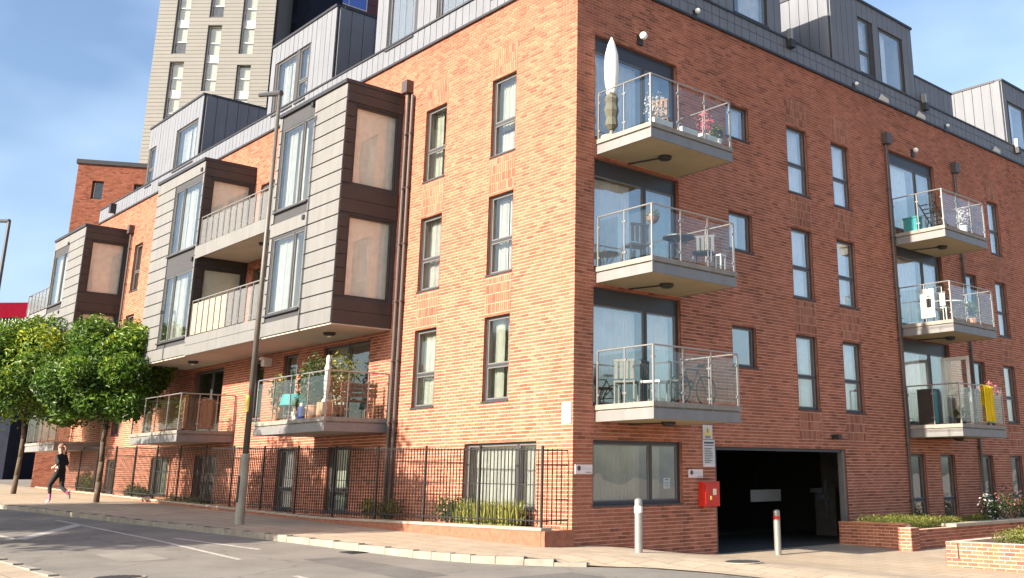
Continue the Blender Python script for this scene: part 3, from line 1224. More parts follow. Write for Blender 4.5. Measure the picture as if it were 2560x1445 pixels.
def pent_roof(x0, x1, y0, y1, parent):
    mb = MB()
    mb.quad((x0, y0, PT - .01), (x1, y0, PT - .01), (x1, y1, PT - .01), (x0, y1, PT - .01))
    mb.quad((x0, y1, BT), (x1, y1, BT), (x1, y1, PT), (x0, y1, PT))
    part("flat_roof", mb, M_SEAM, parent)


def pent_side(X, dirn, y0, y1, name, z0=BT):
    """end wall of a street penthouse; dirn = +1 faces +X"""
    F = Facade((X, 0, 0), (0, 1, 0), (dirn, 0, 0))
    o = clad_shell(F, y0, y1, z0, PT, [], 0.0, BLD, name)
    clad(F, y0 + .05, y1, z0 + .05, PT - .05, [], 0.42, True, M_ZINC, o, 0.0, 0.03)
    F.piece("coping", M_ZINCD, y0 + .2, y1, -.1, 0.06, PT - .05, PT + .03, o)
    return o


# street penthouses
p1 = pent_front(FL, -8.9, 0.0, [(-8.25, -6.85, 13.02, 15.1), (-5.65, -3.5, 13.1, 15.1)], "penthouse")
pent_roof(-8.9, 0, 0, 7.5, p1)
pent_side(-8.9, -1, 0.0, 7.5, "penthouse_end")
p2 = pent_front(FL, -15.95, -11.45, [(-15.5, -14.1, 12.98, 14.88), (-13.86, -13.2, 12.98, 14.88)], "penthouse")
pent_roof(-15.95, -11.45, 0, 5.0, p2)
pent_side(-11.45, 1, 0.0, 5.0, "penthouse_end")
pent_side(-15.95, -1, 0.0, 5.0, "penthouse_end")
p3 = pent_front(FL, -27.5, -21.85, [(-24.3, -22.3, 12.98, 14.72), (-27.3, -26.65, 12.98, 14.65)], "penthouse")
pent_roof(-27.5, -21.85, 0, 5.0, p3)
pent_side(-21.85, 1, 0.0, 5.0, "penthouse_end")
pent_side(-27.5, -1, 0.0, 5.0, "penthouse_end")
# side penthouses


def side_pent(y0, y1, wins, depth=5.0, face0=True):
    o = pent_front(FR, y0, y1, wins, "penthouse", 0.30)
    mb = MB()
    mb.quad((-depth, y0, PT - .01), (0, y0, PT - .01), (0, y1, PT - .01), (-depth, y1, PT - .01))
    mb.quad((-depth, y0, BT), (-depth, y1, BT), (-depth, y1, PT), (-depth, y0, PT))
    part("flat_roof", mb, M_SEAM, o)
    for yy, s in ((y0, -1), (y1, 1)):
        F = Facade((0, yy, 0), (1, 0, 0), (0, s, 0))
        q = clad_shell(F, -depth, 0, BT, PT, [], 0.0, BLD, "penthouse_end")
        clad(F, -depth, -0.02, BT + .05, PT - .05, [], 0.36, True, M_ZINC, q, 0.0, 0.03)
        F.piece("coping", M_ZINCD, -depth, -0.21, -.1, 0.06, PT - .05, PT + .03, q)
    return o


side_pent(0.10, 7.45, [(3.0, 4.35, 13.15, 15.1), (5.45, 6.82, 13.15, 15.1)], 8.9)
side_pent(9.9, 14.55, [(11.38, 12.0, 13.15, 15.02), (12.58, 13.9, 13.12, 15.02)], 4.2)
side_pent(20.95, 26.0, [(21.4, 22.75, 13.1, 14.85), (23.3, 23.95, 13.1, 14.85)], 5.2)
# raised terrace screen between the side penthouses
F = Facade((-0.02, 0, 0), (0, 1, 0), (1, 0, 0))
q = clad_shell(F, 14.56, 17.05, BAND - .02, 13.97, [], 0.0, BLD, "terrace_screen")
clad(F, 14.62, 17.05, BAND + .05, 13.92, [], 0.30, True, M_ZINC, q, 0.0, 0.03)
F.piece("coping", M_ZINCD, 14.6, 17.05, -.2, 0.06, 13.92, 13.98, q)
F2 = Facade((0, 17.05, 0), (1, 0, 0), (0, 1, 0))

# bays ---------------------------------------------------------------------
BZ0, BZ1 = 4.97, 11.32


def side_face(X, parent):
    """+X end of a bay: dark frame, big coated side windows, tile strip"""
    F = Facade((X, 0, 0), (0, 1, 0), (1, 0, 0))
    wins = [(-1.40, -.12, 8.58, 10.72), (-1.40, -.12, 5.66, 7.76)]
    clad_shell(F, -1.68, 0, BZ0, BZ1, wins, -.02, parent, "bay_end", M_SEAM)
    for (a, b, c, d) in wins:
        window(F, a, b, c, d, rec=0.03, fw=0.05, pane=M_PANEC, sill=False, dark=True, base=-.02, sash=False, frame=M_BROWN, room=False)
        F.piece("blind", M_BLIND, a + .03, b - .03, -.18, -.17, c + .03, d - .03, parent)
    z = BZ0
    rows = []
    for (lo, hi) in ((5.66, 7.76), (8.58, 10.72)):
        n = 6
        for i in range(n):
            h = (hi - lo) / n
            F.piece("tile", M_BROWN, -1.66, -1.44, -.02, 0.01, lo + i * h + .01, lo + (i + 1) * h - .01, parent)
    for (za, zb) in ((4.97, 5.30), (5.31, 5.60), (7.82, 8.16), (8.17, 8.52), (10.78, 11.04), (11.05, 11.30)):
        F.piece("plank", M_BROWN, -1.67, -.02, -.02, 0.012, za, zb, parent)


def bay(x0, x1, wins, xsplit, name, label):
    """two-storey clad box standing 1.7 m out from the street wall"""
    mb = MB()
    mb.quad((x0, -1.69, BZ1 - .02), (x1, -1.69, BZ1 - .02), (x1, 0, BZ1 - .02), (x0, 0, BZ1 - .02))
    mb.quad((x0, -1.69, BZ0), (x0, 0, BZ0), (x0, 0, BZ1), (x0, -1.69, BZ1))
    o = part(name, mb, M_SEAM, BLD, label=label)
    hs = wins
    mbs = MB()
    holed(mbs, FL, x0, x1, BZ0, BZ1, 1.68, hs)
    reveals(mbs, FL, hs, 1.68, 1.52)
    part("front_backing", mbs, M_SEAM, o)
    clad(FL, x0, x1, BZ0, BZ1 - .06, [(a - .03, b + .03, c - .03, d + .03) for a, b, c, d in hs], 0.385, False, M_BOARD, o, 1.68, 1.71, name="plank", gap=0.038)
    FL.piece("roof_trim", M_ZINCD, x0 - .02, x1 + .03, -.0, 1.76, BZ1 - .05, BZ1 + .05, o)
    for (a, b, c, d) in hs:
        window(FL, a, b, c, d, mullions=[xsplit(a, b)], rec=0.02, base=1.70, cur=[(.0, .3, 0, 1, M_CURTL), (.36, .6, 0, 1, M_CURTL), (.74, 1, 0, 1, M_CURTL)], room=False)
        FL.piece("ledge", M_SILL, a - .05, b + .05, 1.6, 1.76, c - .05, c - .0, o)
        # air vent over the window
        FL.piece("vent", M_LAMPBK, b - .16, b - .04, 1.70, 1.75, d + .22, d + .34, o)
    for (za, zb) in ((5.05, 8.05), (8.2, 11.2)):
        mr = MB()
        a, b, ya, yb = x0 + .1, x1 - .12, -1.58, -.03
        mr.quad((a, yb, za), (b, yb, za), (b, yb, zb), (a, yb, zb))
        mr.quad((a, ya, za), (a, yb, za), (a, yb, zb), (a, ya, zb))
        mr.quad((a, ya, za), (b, ya, za), (b, yb, za), (a, yb, za))
        mr.quad((a, ya, zb), (b, ya, zb), (b, yb, zb), (a, yb, zb))
        part("room", mr, M_CREAMW, o)
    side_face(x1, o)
    return o


bayA = bay(-11.02, -7.15, [(-10.85, -8.93, 8.44, 10.88), (-10.85, -8.93, 5.55, 7.70)], lambda a, b: b - .62, "bay", "grey clad bay at the right end, beside the downpipe")
bayB = bay(-20.5, -16.38, [(-18.8, -16.5, 8.44, 10.72), (-18.8, -16.5, 5.55, 7.75)], lambda a, b: a + .75, "bay", "grey clad bay left of the loggias")
bayC = bay(-32.75, -28.55, [(-32.6, -30.6, 8.40, 10.62), (-32.6, -30.6, 5.55, 7.70)], lambda a, b: b - .62, "bay", "grey clad bay farthest left, above the street trees")

# loggia slabs between A and B, soffit under the whole unit
lg = MB()
FL.box(lg, -16.38, -11.02, 0.0, 1.68, 8.10, 8.38)
lo3 = part("loggia_slab", lg, M_SOFFITW, BLD)
FL.piece("fascia", M_BOARD, -16.38, -11.02, 1.68, 1.71, 8.0, 8.40, lo3)
lg = MB()
FL.box(lg, -20.5, -7.15, 0.0, 1.675, 4.94, 4.975)
FL.box(lg, -16.38, -11.02, 0.0, 1.675, 4.975, 5.50)
lo2 = part("loggia_slab", lg, M_SOFFITW, BLD)
FL.piece("fascia", M_BOARD, -16.38, -11.02, 1.68, 1.71, 4.95, 5.25, lo2)
FL.piece("fascia", M_BOARD, -16.38, -11.02, 1.68, 1.71, 5.262, 5.52, lo2)
lg = MB()
FL.box(lg, -36.2, -32.77, 0.0, 1.68, 8.10, 8.38)
FL.box(lg, -36.2, -28.55, 0.0, 1.68, 4.94, 4.972)
FL.box(lg, -36.2, -32.77, 0.0, 1.68, 4.98, 5.50)
lo4 = part("end_balcony_slab", lg, M_FASCIA, BLD)


def rail(name, pts, z0, z1, n_list, glass, post, parent, label=None, posth=0.0, hr=0.022, inf=None):
    """handrail on posts with one infill panel per gap; pts = plan polyline"""
    mb = MB()
    for (a, b) in zip(pts[:-1], pts[1:]):
        mb.tube((a[0], a[1], z1), (b[0], b[1], z1), hr, hr, 8)
    o = part(name, mb, post, parent, label=label)
    done = set()
    for (a, b), n in zip(zip(pts[:-1], pts[1:]), n_list):
        for i in range(n + 1):
            p = (a[0] + (b[0] - a[0]) * i / n, a[1] + (b[1] - a[1]) * i / n)
            key = (round(p[0], 2), round(p[1], 2))
            if key not in done:
                done.add(key)
                r = 0.012
                piece("post", post, p[0] - r, p[0] + r, p[1] - r, p[1] + r, z0 - .03, z1 - .01, o)
            if i < n:
                q = (a[0] + (b[0] - a[0]) * (i + 1) / n, a[1] + (b[1] - a[1]) * (i + 1) / n)
                L = math.hypot(q[0] - p[0], q[1] - p[1])
                ux, uy = (q[0] - p[0]) / L, (q[1] - p[1]) / L
                g0 = 0.05
                xa, ya, xb, yb = p[0] + ux * g0, p[1] + uy * g0, q[0] - ux * g0, q[1] - uy * g0
                t = 0.006
                gm = glass if inf is None else inf(i)
                piece("glass_panel" if gm in (M_BGLASS, M_FROST) else "screen_panel", gm, min(xa, xb) - abs(uy) * t, max(xa, xb) + abs(uy) * t, min(ya, yb) - abs(ux) * t, max(ya, yb) + abs(ux) * t,
                      z0 + .05, z1 - .09, o)
                # clamps
                for zz in (z0 + .18, z1 - .22):
                    for (cx, cy) in ((p[0] + ux * .03, p[1] + uy * .03), (q[0] - ux * .03, q[1] - uy * .03)):
                        piece("clamp", post, cx - .014, cx + .014, cy - .014, cy + .014, zz - .014, zz + .014, o)
    return o


M_FROST = glass_mat("frosted_glass", 0.10, tint=(0.80, 0.82, 0.83), wave=0.0)


def frosted(name, col):
    m, n, l, out = nt(name)
    tr = n.new("ShaderNodeBsdfTransparent")
    tr.inputs["Color"].default_value = (0.9, 0.93, 0.93, 1)
    d = n.new("ShaderNodeBsdfPrincipled")
    d.inputs["Base Color"].default_value = col + (1,)
    d.inputs["Roughness"].default_value = 0.15
    mx = n.new("ShaderNodeMixShader")
    mx.inputs[0].default_value = 0.42
    l.new(tr.outputs[0], mx.inputs[1])
    l.new(d.outputs[0], mx.inputs[2])
    l.new(mx.outputs[0], out.inputs["Surface"])
    return m


M_FROST = frosted("frosted_glass_panel", (0.24, 0.23, 0.22))
rail("balcony_rail", [(-16.30, -1.64), (-11.05, -1.64)], 8.40, 9.34, [12], M_FROST, M_STEEL, BLD, "frosted glass railing of the upper loggia")
rail("balcony_rail", [(-16.30, -1.64), (-11.05, -1.64)], 5.52, 6.64, [12], M_FROST, M_STEEL, BLD, "railing of the lower loggia, half covered by bamboo screening",
     inf=lambda i: M_WOODW if i < 6 else M_FROST)
rail("balcony_rail", [(-32.80, -1.64), (-36.1, -1.64), (-36.1, -.05)], 8.40, 9.34, [6, 3], M_FROST, M_STEEL, BLD, "frosted glass railing of the end balcony above the trees")
rail("balcony_rail", [(-32.80, -1.64), (-36.1, -1.64), (-36.1, -.05)], 5.52, 6.5, [6, 3], M_FROST, M_STEEL, BLD)


def soffit_lamp(x, y, z, parent, r=0.16):
    mb = MB().lathe([(r, 0), (r, -.04), (r * .8, -.07), (r * .4, -.09)], (x, y, z), 16)
    o = part("ceiling_lamp", mb, M_LAMPBK, parent)
    mb = MB().lathe([(r * .38, -.085), (r * .3, -.11), (r * .1, -.12)], (x, y, z), 12)
    part("lens", mb, M_LAMPW, o)


soffit_lamp(-8.6, -.95, 4.94, BLD)
soffit_lamp(-17.6, -.95, 4.94, BLD)
soffit_lamp(-13.2, -.9, 8.10, BLD)


def balcony(F, u0, u1, zb, n_front, n_side, name, label, p=1.7, soffit=None, both=True, lamp=True, fascia=None, post=None):
    """cantilevered balcony > slab, fascia, deck trim, soffit, rail pieces"""
    fascia = fascia or M_FASCIA
    mb = MB()
    F.box(mb, u0 + .03, u1 - .03, 0.0, p - .03, zb + .03, zb + .30)
    o = part(name, mb, M_DECK, BLD, label=label)
    F.piece("soffit", soffit or M_SOFFIT, u0 + .035, u1 - .035, 0.005, p - .035, zb + .005, zb + .03, o)
    F.piece("fascia", fascia, u0, u0 + .03, 0.0, p, zb, zb + .20, o)
    F.piece("fascia", fascia, u1 - .03, u1, 0.0, p, zb, zb + .20, o)
    F.piece("fascia", fascia, u0 + .03, u1 - .03, p - .03, p, zb, zb + .20, o)
    F.piece("deck_trim", M_DECK, u0 - .015, u0 + .05, 0.0, p + .015, zb + .235, zb + .335, o)
    F.piece("deck_trim", M_DECK, u1 - .05, u1 + .015, 0.0, p + .015, zb + .235, zb + .335, o)
    F.piece("deck_trim", M_DECK, u0 + .05, u1 - .05, p - .05, p + .015, zb + .235, zb + .335, o)
    zr = zb + 1.43
    a, b, c, d = F.P(u0 + .03, .05, 0), F.P(u0 + .03, p - .03, 0), F.P(u1 - .03, p - .03, 0), F.P(u1 - .03, .05, 0)
    rail_inline(o, [a, b, c, d], zb + .33, zr, [n_side, n_front, n_side], post or M_STEEL)
    if lamp:
        x, y, _ = F.P((u0 + u1) / 2 - .1, p * .55, 0)
        x2, y2, _ = F.P((u0 + u1) / 2 - .35, .02, 0)
        mb = MB().lathe([(.15, 0), (.15, -.05), (.12, -.08), (.05, -.10)], (x, y, zb + .005), 16)
        mb.tube((x, y, zb - .02), (x2, y2, zb - .02), .016, .016, 6)
        part("ceiling_lamp", mb, M_LAMPBK, o)
    return o


def rail_inline(o, pts, z0, z1, n_list, post):
    mb = MB()
    for (a, b) in zip(pts[:-1], pts[1:]):
        mb.tube((a[0], a[1], z1), (b[0], b[1], z1), .018, .018, 8)
    part("handrail", mb, post, o, smooth=False)
    done = set()
    for (a, b), n in zip(zip(pts[:-1], pts[1:]), n_list):
        for i in range(n + 1):
            p = (a[0] + (b[0] - a[0]) * i / n, a[1] + (b[1] - a[1]) * i / n)
            key = (round(p[0], 2), round(p[1], 2))
            if key not in done:
                done.add(key)
                corner = i in (0, n)
                r = 0.018 if corner else 0.012
                piece("post", post, p[0] - r, p[0] + r, p[1] - r, p[1] + r, z0 - .12, z1 - .01, o)
            if i < n:
                q = (a[0] + (b[0] - a[0]) * (i + 1) / n, a[1] + (b[1] - a[1]) * (i + 1) / n)
                L = math.hypot(q[0] - p[0], q[1] - p[1])
                ux, uy = (q[0] - p[0]) / L, (q[1] - p[1]) / L
                xa, ya, xb, yb = p[0] + ux * .05, p[1] + uy * .05, q[0] - ux * .05, q[1] - uy * .05
                t = 0.005
                piece("glass_panel", M_BGLASS, min(xa, xb) - abs(uy) * t, max(xa, xb) + abs(uy) * t, min(ya, yb) - abs(ux) * t, max(ya, yb) + abs(ux) * t,
                      z0 + .06, z1 - .10, o)
                for zz in (z0 + .20, z1 - .24):
                    for (cx, cy) in ((p[0] + ux * .035, p[1] + uy * .035), (q[0] - ux * .035, q[1] - uy * .035)):
                        piece("clamp", post, cx - .017, cx + .017, cy - .017, cy + .017, zz - .017, zz + .017, o)


names = ["first-floor", "second-floor", "third-floor"]
for fi, zb in enumerate((2.38, 5.25, 8.10)):
    balcony(FR, .58, 3.18, zb, 3, 2, "balcony", names[fi] + " glass balcony nearest the street corner")
    balcony(FR, 12.57, 15.12, zb - (.0 if fi < 2 else .12) - .06, 3, 2, "balcony", names[fi] + " glass balcony beyond the downpipe")
balcony(FL, -10.85, -7.0, 2.38, 4, 3, "balcony", "dark first-floor street balcony crowded with plants", p=1.74, soffit=M_SOFFITW, lamp=False)
balcony(FL, -20.2, -16.15, 2.38, 4, 3, "balcony", "shaded first-floor street balcony behind the street tree", p=1.74, soffit=M_SOFFITW, lamp=False)
balcony(FL, -32.6, -28.6, 2.38, 4, 3, "balcony", "first-floor street balcony farthest left", p=1.74, soffit=M_SOFFITW, lamp=False)


# downpipes, flues, wall lamps -------------------------------------------
def downpipe(F, u, ztop, zbot, d=0.08, hopper=True, r=0.045):
    a, b = F.P(u, d, ztop), F.P(u, d, zbot)
    mb = MB().tube(a, b, r, r, 10)
    o = part("downpipe", mb, M_PIPE, BLD)
    if hopper:
        F.piece("hopper", M_PIPE, u - .13, u + .13, .012, .22, ztop - .05, ztop + .30, o)
    z = zbot + .8
    while z < ztop - .3:
        F.piece("bracket", M_PIPE, u - .06, u + .06, 0.0, .13, z, z + .03, o)
        z += 1.5


downpipe(FL, -6.86, 11.35, .3)
downpipe(FL, -6.62, 11.2, .3, hopper=False)
downpipe(FL, -28.2, 11.2, .7)
downpipe(FR, 12.42, 11.1, -.2)
downpipe(FR, 16.6, 11.05, -.2)
for u in (7.72, 14.9, 21.5):
    FR.piece("rainwater_outlet", M_LAMPBK, u - .1, u + .1, 0.05, .24, 12.78, 13.02, BLD)
    FR.piece("rainwater_outlet", M_STEEL, u - .05, u + .05, 0.06, .20, 13.03, 13.35, BLD)


def bulkhead(F, u, z, r=0.12, arm=True):
    c = F.P(u, .16, z)
    mb = MB()
    n1, n2 = 8, 12
    verts = []
    for i in range(n1 + 1):
        th = math.pi * i / n1
        for j in range(n2):
            ph = 2 * math.pi * j / n2
            verts.append((c[0] + r * math.sin(th) * math.cos(ph), c[1] + r * math.sin(th) * math.sin(ph), c[2] + r * math.cos(th)))
    mb.v = verts
    for i in range(n1):
        for j in range(n2):
            k = (j + 1) % n2
            mb.f.append((i * n2 + j, i * n2 + k, (i + 1) * n2 + k, (i + 1) * n2 + j))
            mb.mi.append(0)
            mb.r.append(.5)
    o = part("wall_lamp", mb, M_LAMPW, BLD, smooth=True)
    F.piece("bracket", M_LAMPBK, u - .07, u + .07, 0.008, .07, z - .20, z + .04, o)


bulkhead(FR, 1.92, 11.3, .095)
bulkhead(FR, 14.05, 11.22, .08)
bulkhead(FR, 3.85, 12.6, .07)
bulkhead(FR, 10.9, 12.6, .06)
bulkhead(FR, 16.3, 12.6, .06)
FR.piece("camera_box", M_LAMPBK, 8.83, 8.98, 0.0, .22, 2.2, 2.32, BLD)
FL.piece("roof_outlet", M_LAMPBK, -3.25, -3.0, 0.05, .28, 12.85, 13.2, BLD)
FL.piece("roof_outlet", M_LAMPBK, -31.0, -30.75, 0.05, .28, 12.55, 12.95, BLD)
# pale snow-guard like flashings on the side parapet
for u in (12.2, 14.4, 19.6):
    mb = MB()
    mb.poly([FR.P(u, .06, 12.47), FR.P(u + .62, .06, 12.47), FR.P(u + .5, .13, 12.58), FR.P(u + .1, .13, 12.66)])
    part("flashing", mb, M_WHITE, BLD)

# garage interior -------------------------------------------------------------
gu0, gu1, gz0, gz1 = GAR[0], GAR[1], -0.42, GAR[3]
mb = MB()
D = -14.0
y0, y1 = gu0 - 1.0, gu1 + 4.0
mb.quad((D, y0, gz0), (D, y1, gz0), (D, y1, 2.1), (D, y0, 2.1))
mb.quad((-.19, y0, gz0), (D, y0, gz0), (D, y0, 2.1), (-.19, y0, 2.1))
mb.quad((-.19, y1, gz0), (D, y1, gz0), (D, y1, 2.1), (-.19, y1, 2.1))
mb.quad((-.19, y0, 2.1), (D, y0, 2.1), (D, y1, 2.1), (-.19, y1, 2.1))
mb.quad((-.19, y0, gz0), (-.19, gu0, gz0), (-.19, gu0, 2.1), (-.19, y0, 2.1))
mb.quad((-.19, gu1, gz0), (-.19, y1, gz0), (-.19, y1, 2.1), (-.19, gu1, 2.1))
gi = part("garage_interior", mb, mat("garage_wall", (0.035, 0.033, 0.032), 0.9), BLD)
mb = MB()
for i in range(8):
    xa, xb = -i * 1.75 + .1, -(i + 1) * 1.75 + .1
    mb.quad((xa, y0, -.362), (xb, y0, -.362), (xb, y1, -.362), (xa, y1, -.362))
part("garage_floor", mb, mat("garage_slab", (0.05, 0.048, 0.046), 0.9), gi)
FR.piece("jamb", M_SASH, gu1 - .11, gu1 - .01, -.17, -.02, -.4, gz1 - .02, BLD)
FR.piece("jamb", M_FRAME, gu0 + .01, gu0 + .07, -.17, -.02, -.4, gz1 - .02, BLD)
FR.piece("lintel_trim", M_FRAME, gu0 + .07, gu1 - .11, -.17, -.05, gz1 - .07, gz1 - .005, BLD)
piece("garage_door_leaf", M_ROOMD, -2.6, -1.9, 11.55, 11.62, -.36, .95, BLD)
piece("conduit", M_FRAME, -.75, -.70, 9.46, 9.5, .3, 1.2, BLD)
for k in range(3):
    piece("meter_box", M_FRAME, -.9 - k * .05, -.7, 9.55 - .2 * k, 9.65 - .2 * k, .55 + .16 * k, .66 + .16 * k, BLD)
piece("strip_light", M_LAMPW, -3.2, -2.9, 10.6, 11.1, 1.98, 2.03, BLD)
sg = thing("garage_sign", "pale grey blank sign hanging inside the dark garage entrance", "sign", (-3.0, 9.8, .6))
piece("sign_plate", M_NOTICE, -3.02, -2.99, 9.13, 10.46, .60, .92, sg)
piece("hanger", M_LAMPBK, -3.012, -3.0, 9.4, 9.42, .92, 2.09, sg)
piece("hanger", M_LAMPBK, -3.012, -3.0, 10.2, 10.22, .92, 2.09, sg)

# ------------------------------------------------------------------ signs on the walls


def sign(name, label, F, u0, u1, z0, z1, m, prints=(), cat="sign", t=0.02):
    c = F.P((u0 + u1) / 2, .01, z0)
    o = thing(name, label, cat, c)
    F.piece("sign_plate", m, u0, u1, .0125, .0125 + t, z0, z1, o)
    W, H = u1 - u0, z1 - z0
    for (a, b, c0, c1, pm) in prints:
        F.piece("print", pm, u0 + W * a, u0 + W * b, .0125 + t, .0125 + t + .003, z0 + H * c0, z0 + H * c1, o)
    return o


sign("wall_sign", "cream upright sign high on the sunlit street wall by the corner", FL, -.31, -.03, 2.34, 2.75, M_WHITE,
     [(.2, .8, .3, .8, M_CREAM), (.35, .65, .4, .6, M_YEL), (.2, .8, .12, .2, M_CREAM)])


def plaque(u0, u1, z0, z1, label):
    o = sign("plaque", label, FR, u0, u1, z0, z1, M_PINK)
    cu, cz, r = u0 + (u1 - u0) * .2, (z0 + z1) / 2 + .02, (z1 - z0) * .27
    mb = MB()
    pts = [FR.P(cu + r * math.cos(a), .036, cz + r * math.sin(a)) for a in [i * math.pi / 8 for i in range(16)]]
    mb.poly(pts)
    part("emblem", mb, M_PRINT, o)
    FR.piece("print", M_PRINT, u0 + (u1 - u0) * .62, u0 + (u1 - u0) * .93, .0325, .036, z0 + (z1 - z0) * .14, z0 + (z1 - z0) * .2, o)
    FR.piece("print", M_NOTICE, u0 + (u1 - u0) * .38, u0 + (u1 - u0) * .93, .0325, .036, z0 + (z1 - z0) * .45, z0 + (z1 - z0) * .62, o)


plaque(.05, .50, 1.36, 1.54, "pink-white plaque with dark round emblem beside the street corner")
plaque(3.34, 3.80, 1.27, 1.45, "pink-white plaque with dark round emblem above the red box")
o = sign("warning_sign", "small white sign with yellow warning triangle above the notice", FR, 3.83, 4.15, 2.11, 2.42, M_WHITE,
         [(.2, .8, .06, .12, M_PRINT), (.2, .8, .17, .22, M_PRINT)])
mb = MB()
mb.poly([FR.P(3.87, .036, 2.19), FR.P(4.11, .036, 2.19), FR.P(3.99, .036, 2.40)])
tri = part("warning_triangle", mb, M_YEL, o)
mb = MB()
mb.poly([FR.P(3.975, .038, 2.25), FR.P(4.005, .038, 2.25), FR.P(4.005, .038, 2.34), FR.P(3.975, .038, 2.34)])
part("pictogram", mb, M_PRINT, tri)
pr_ = [(.1, .9, .86, .93, M_PRINT), (.1, .9, .78, .81, M_PRINT)]
for k in range(9):
    pr_.append((.12, .6 + .25 * random.random(), .16 + .064 * k, .185 + .064 * k, M_PRINT))
pr_.append((.1, .9, .03, .1, M_PINK))
sign("notice_board", "tall grey notice with lines of small print beside the garage", FR, 3.82, 4.22, 1.50, 2.09, M_NOTICE, pr_)
rb = thing("letter_box", "red wall box with pale label at the garage corner", "box", FR.P(3.94, .01, .66))
mb = MB()
FR.box(mb, 3.67, 4.20, .012, .16, .66, 1.19)
part("box_body", mb, M_RED, rb)
mb = MB()
FR.box(mb, 3.71, 4.16, .16, .185, .70, 1.15)
dr = part("box_door", mb, M_RED, rb)
FR.piece("label_plate", M_CREAM, 3.95, 4.06, .185, .19, .90, 1.03, dr)
FR.piece("handle", M_YEL, 3.86, 3.90, .185, .20, .80, .88, dr)
nt_ = thing("window_notice", "white sheet with dark print taped inside the ground-floor window", "notice", FR.P(2.75, -.13, 1.05))
FR.piece("sheet", M_WHITE, 2.70, 2.90, -.128, -.125, 1.05, 1.27, nt_)
FR.piece("print", M_PRINT, 2.76, 2.84, -.125, -.123, 1.22, 1.25, nt_)
for k in range(4):
    FR.piece("print", M_PRINT, 2.73, 2.87, -.125, -.123, 1.08 + .03 * k, 1.09 + .03 * k, nt_)
wl_ = thing("floodlight", "small white security light high behind the lamp post", "light", (-14.0, -.1, 4.6))
piece("body", M_LAMPW, -14.12, -13.9, -.25, -.012, 4.55, 4.80, wl_)
piece("visor", M_LAMPW, -14.13, -13.89, -.32, -.25, 4.74, 4.81, wl_)

# ------------------------------------------------------------------ street furniture


def bollard(x, y, label, band):
    z = gp(x, y)
    o = thing("bollard", label, "bollard", (x, y, z), "bollards in front of the garage")
    mb = MB().lathe([(.075, -.05), (.075, .90), (.072, .93), (.05, .955), (.0, .96)], (x, y, z), 20)
    part("post", mb, M_STEEL, o, smooth=False)
    mb = MB().lathe([(.080, .70), (.080, .82)] if band is M_WHITE else [(.079, .75), (.079, .82)], (x, y, z), 20)
    part("band", mb, band, o)


bollard(1.60, -.05 + .3, "steel bollard with white band below the ground-floor window", M_WHITE)
bollard(.95, 5.2, "steel bollard with red band in front of the garage entrance", M_RED)

# lamp post
LPX, LPY = -8.86, -2.75
lz = gp(LPX, LPY)
lp = thing("lamp_post", "tall slim street lamp on the pavement before the clad bay", "street lamp", (LPX, LPY, lz))
mb = MB().lathe([(.11, -.1), (.11, 1.55), (.075, 1.62)], (LPX, LPY, lz), 16)
part("base_section", mb, mat("lamp_base_paint", (0.30, 0.28, 0.22), 0.5, var=0.2), lp)
mb = MB().tube((LPX, LPY, lz + 1.6), (LPX, LPY, lz + 10.85), .075, .045, 14)
part("column", mb, mat("lamp_column_paint", (0.11, 0.10, 0.088), 0.5, metal=.2, var=0.2, scale=2), lp, smooth=True)
hz = lz + 10.85
part("bracket_arm", MB().tube((LPX, LPY, hz - .02), (LPX - .3, LPY - .12, hz + .04), .03, .03, 8), M_FRAME, lp)
mb = MB()
mb.tube((LPX + .05, LPY + .02, hz + .05), (LPX - .62, LPY - .28, hz + .10), .085, .06, 8)
part("lamp_head", mb, M_FRAME, lp)
piece("access_door", M_ZINCD, LPX - .05, LPX + .05, LPY - .118, LPY - .10, lz + .5, lz + 1.1, lp)
piece("sign_band", M_YEL, LPX - .07, LPX + .07, LPY - .09, LPY - .06, lz + 2.6, lz + 3.0, lp)

l2 = (-18.4, -6.5)
z2 = g(*l2)
lq = thing("lamp_post", "dark street lamp cut off by the left edge of the picture", "street lamp", (l2[0], l2[1], z2))
part("column", MB().tube((l2[0], l2[1], z2), (l2[0] + .0, l2[1], 8.75), .07, .05, 12), M_FRAME, lq)
part("lamp_head", MB().tube((l2[0], l2[1], 8.78), (l2[0] - .7, l2[1] - .3, 8.86), .06, .05, 8), M_FRAME, lq)

cover(3.75, .62, .32, gp(3.75, .62), "round dark manhole cover on the paving before the garage")
cover(-.75, -8.0, .33, g(-.75, -8.0) - .12, "round dark manhole cover on the road, lower left")

# railings -------------------------------------------------------------------
FY = -.65


def ft(x): return 1.84 - .0235 * x


def fp(x): return max(.37, g(x, FY) + .12)


fence = thing("railing_fence", "black metal railings on a low brick plinth along the pavement", "fence", (-14, FY, fp(-14)))
bar_me = MB().box(-.008, .008, -.008, .008, -.5, .5).mesh("railing_bar", [M_BLACK])


def bar(x, y, z0, z1, w=1.0, name="bar"):
    o = bpy.data.objects.new(name, bar_me)
    rl = rootloc(fence)
    o.location = (x - rl[0], y - rl[1], (z0 + z1) / 2 - rl[2])
    o.scale = (w, w, z1 - z0)
    link(o, fence)


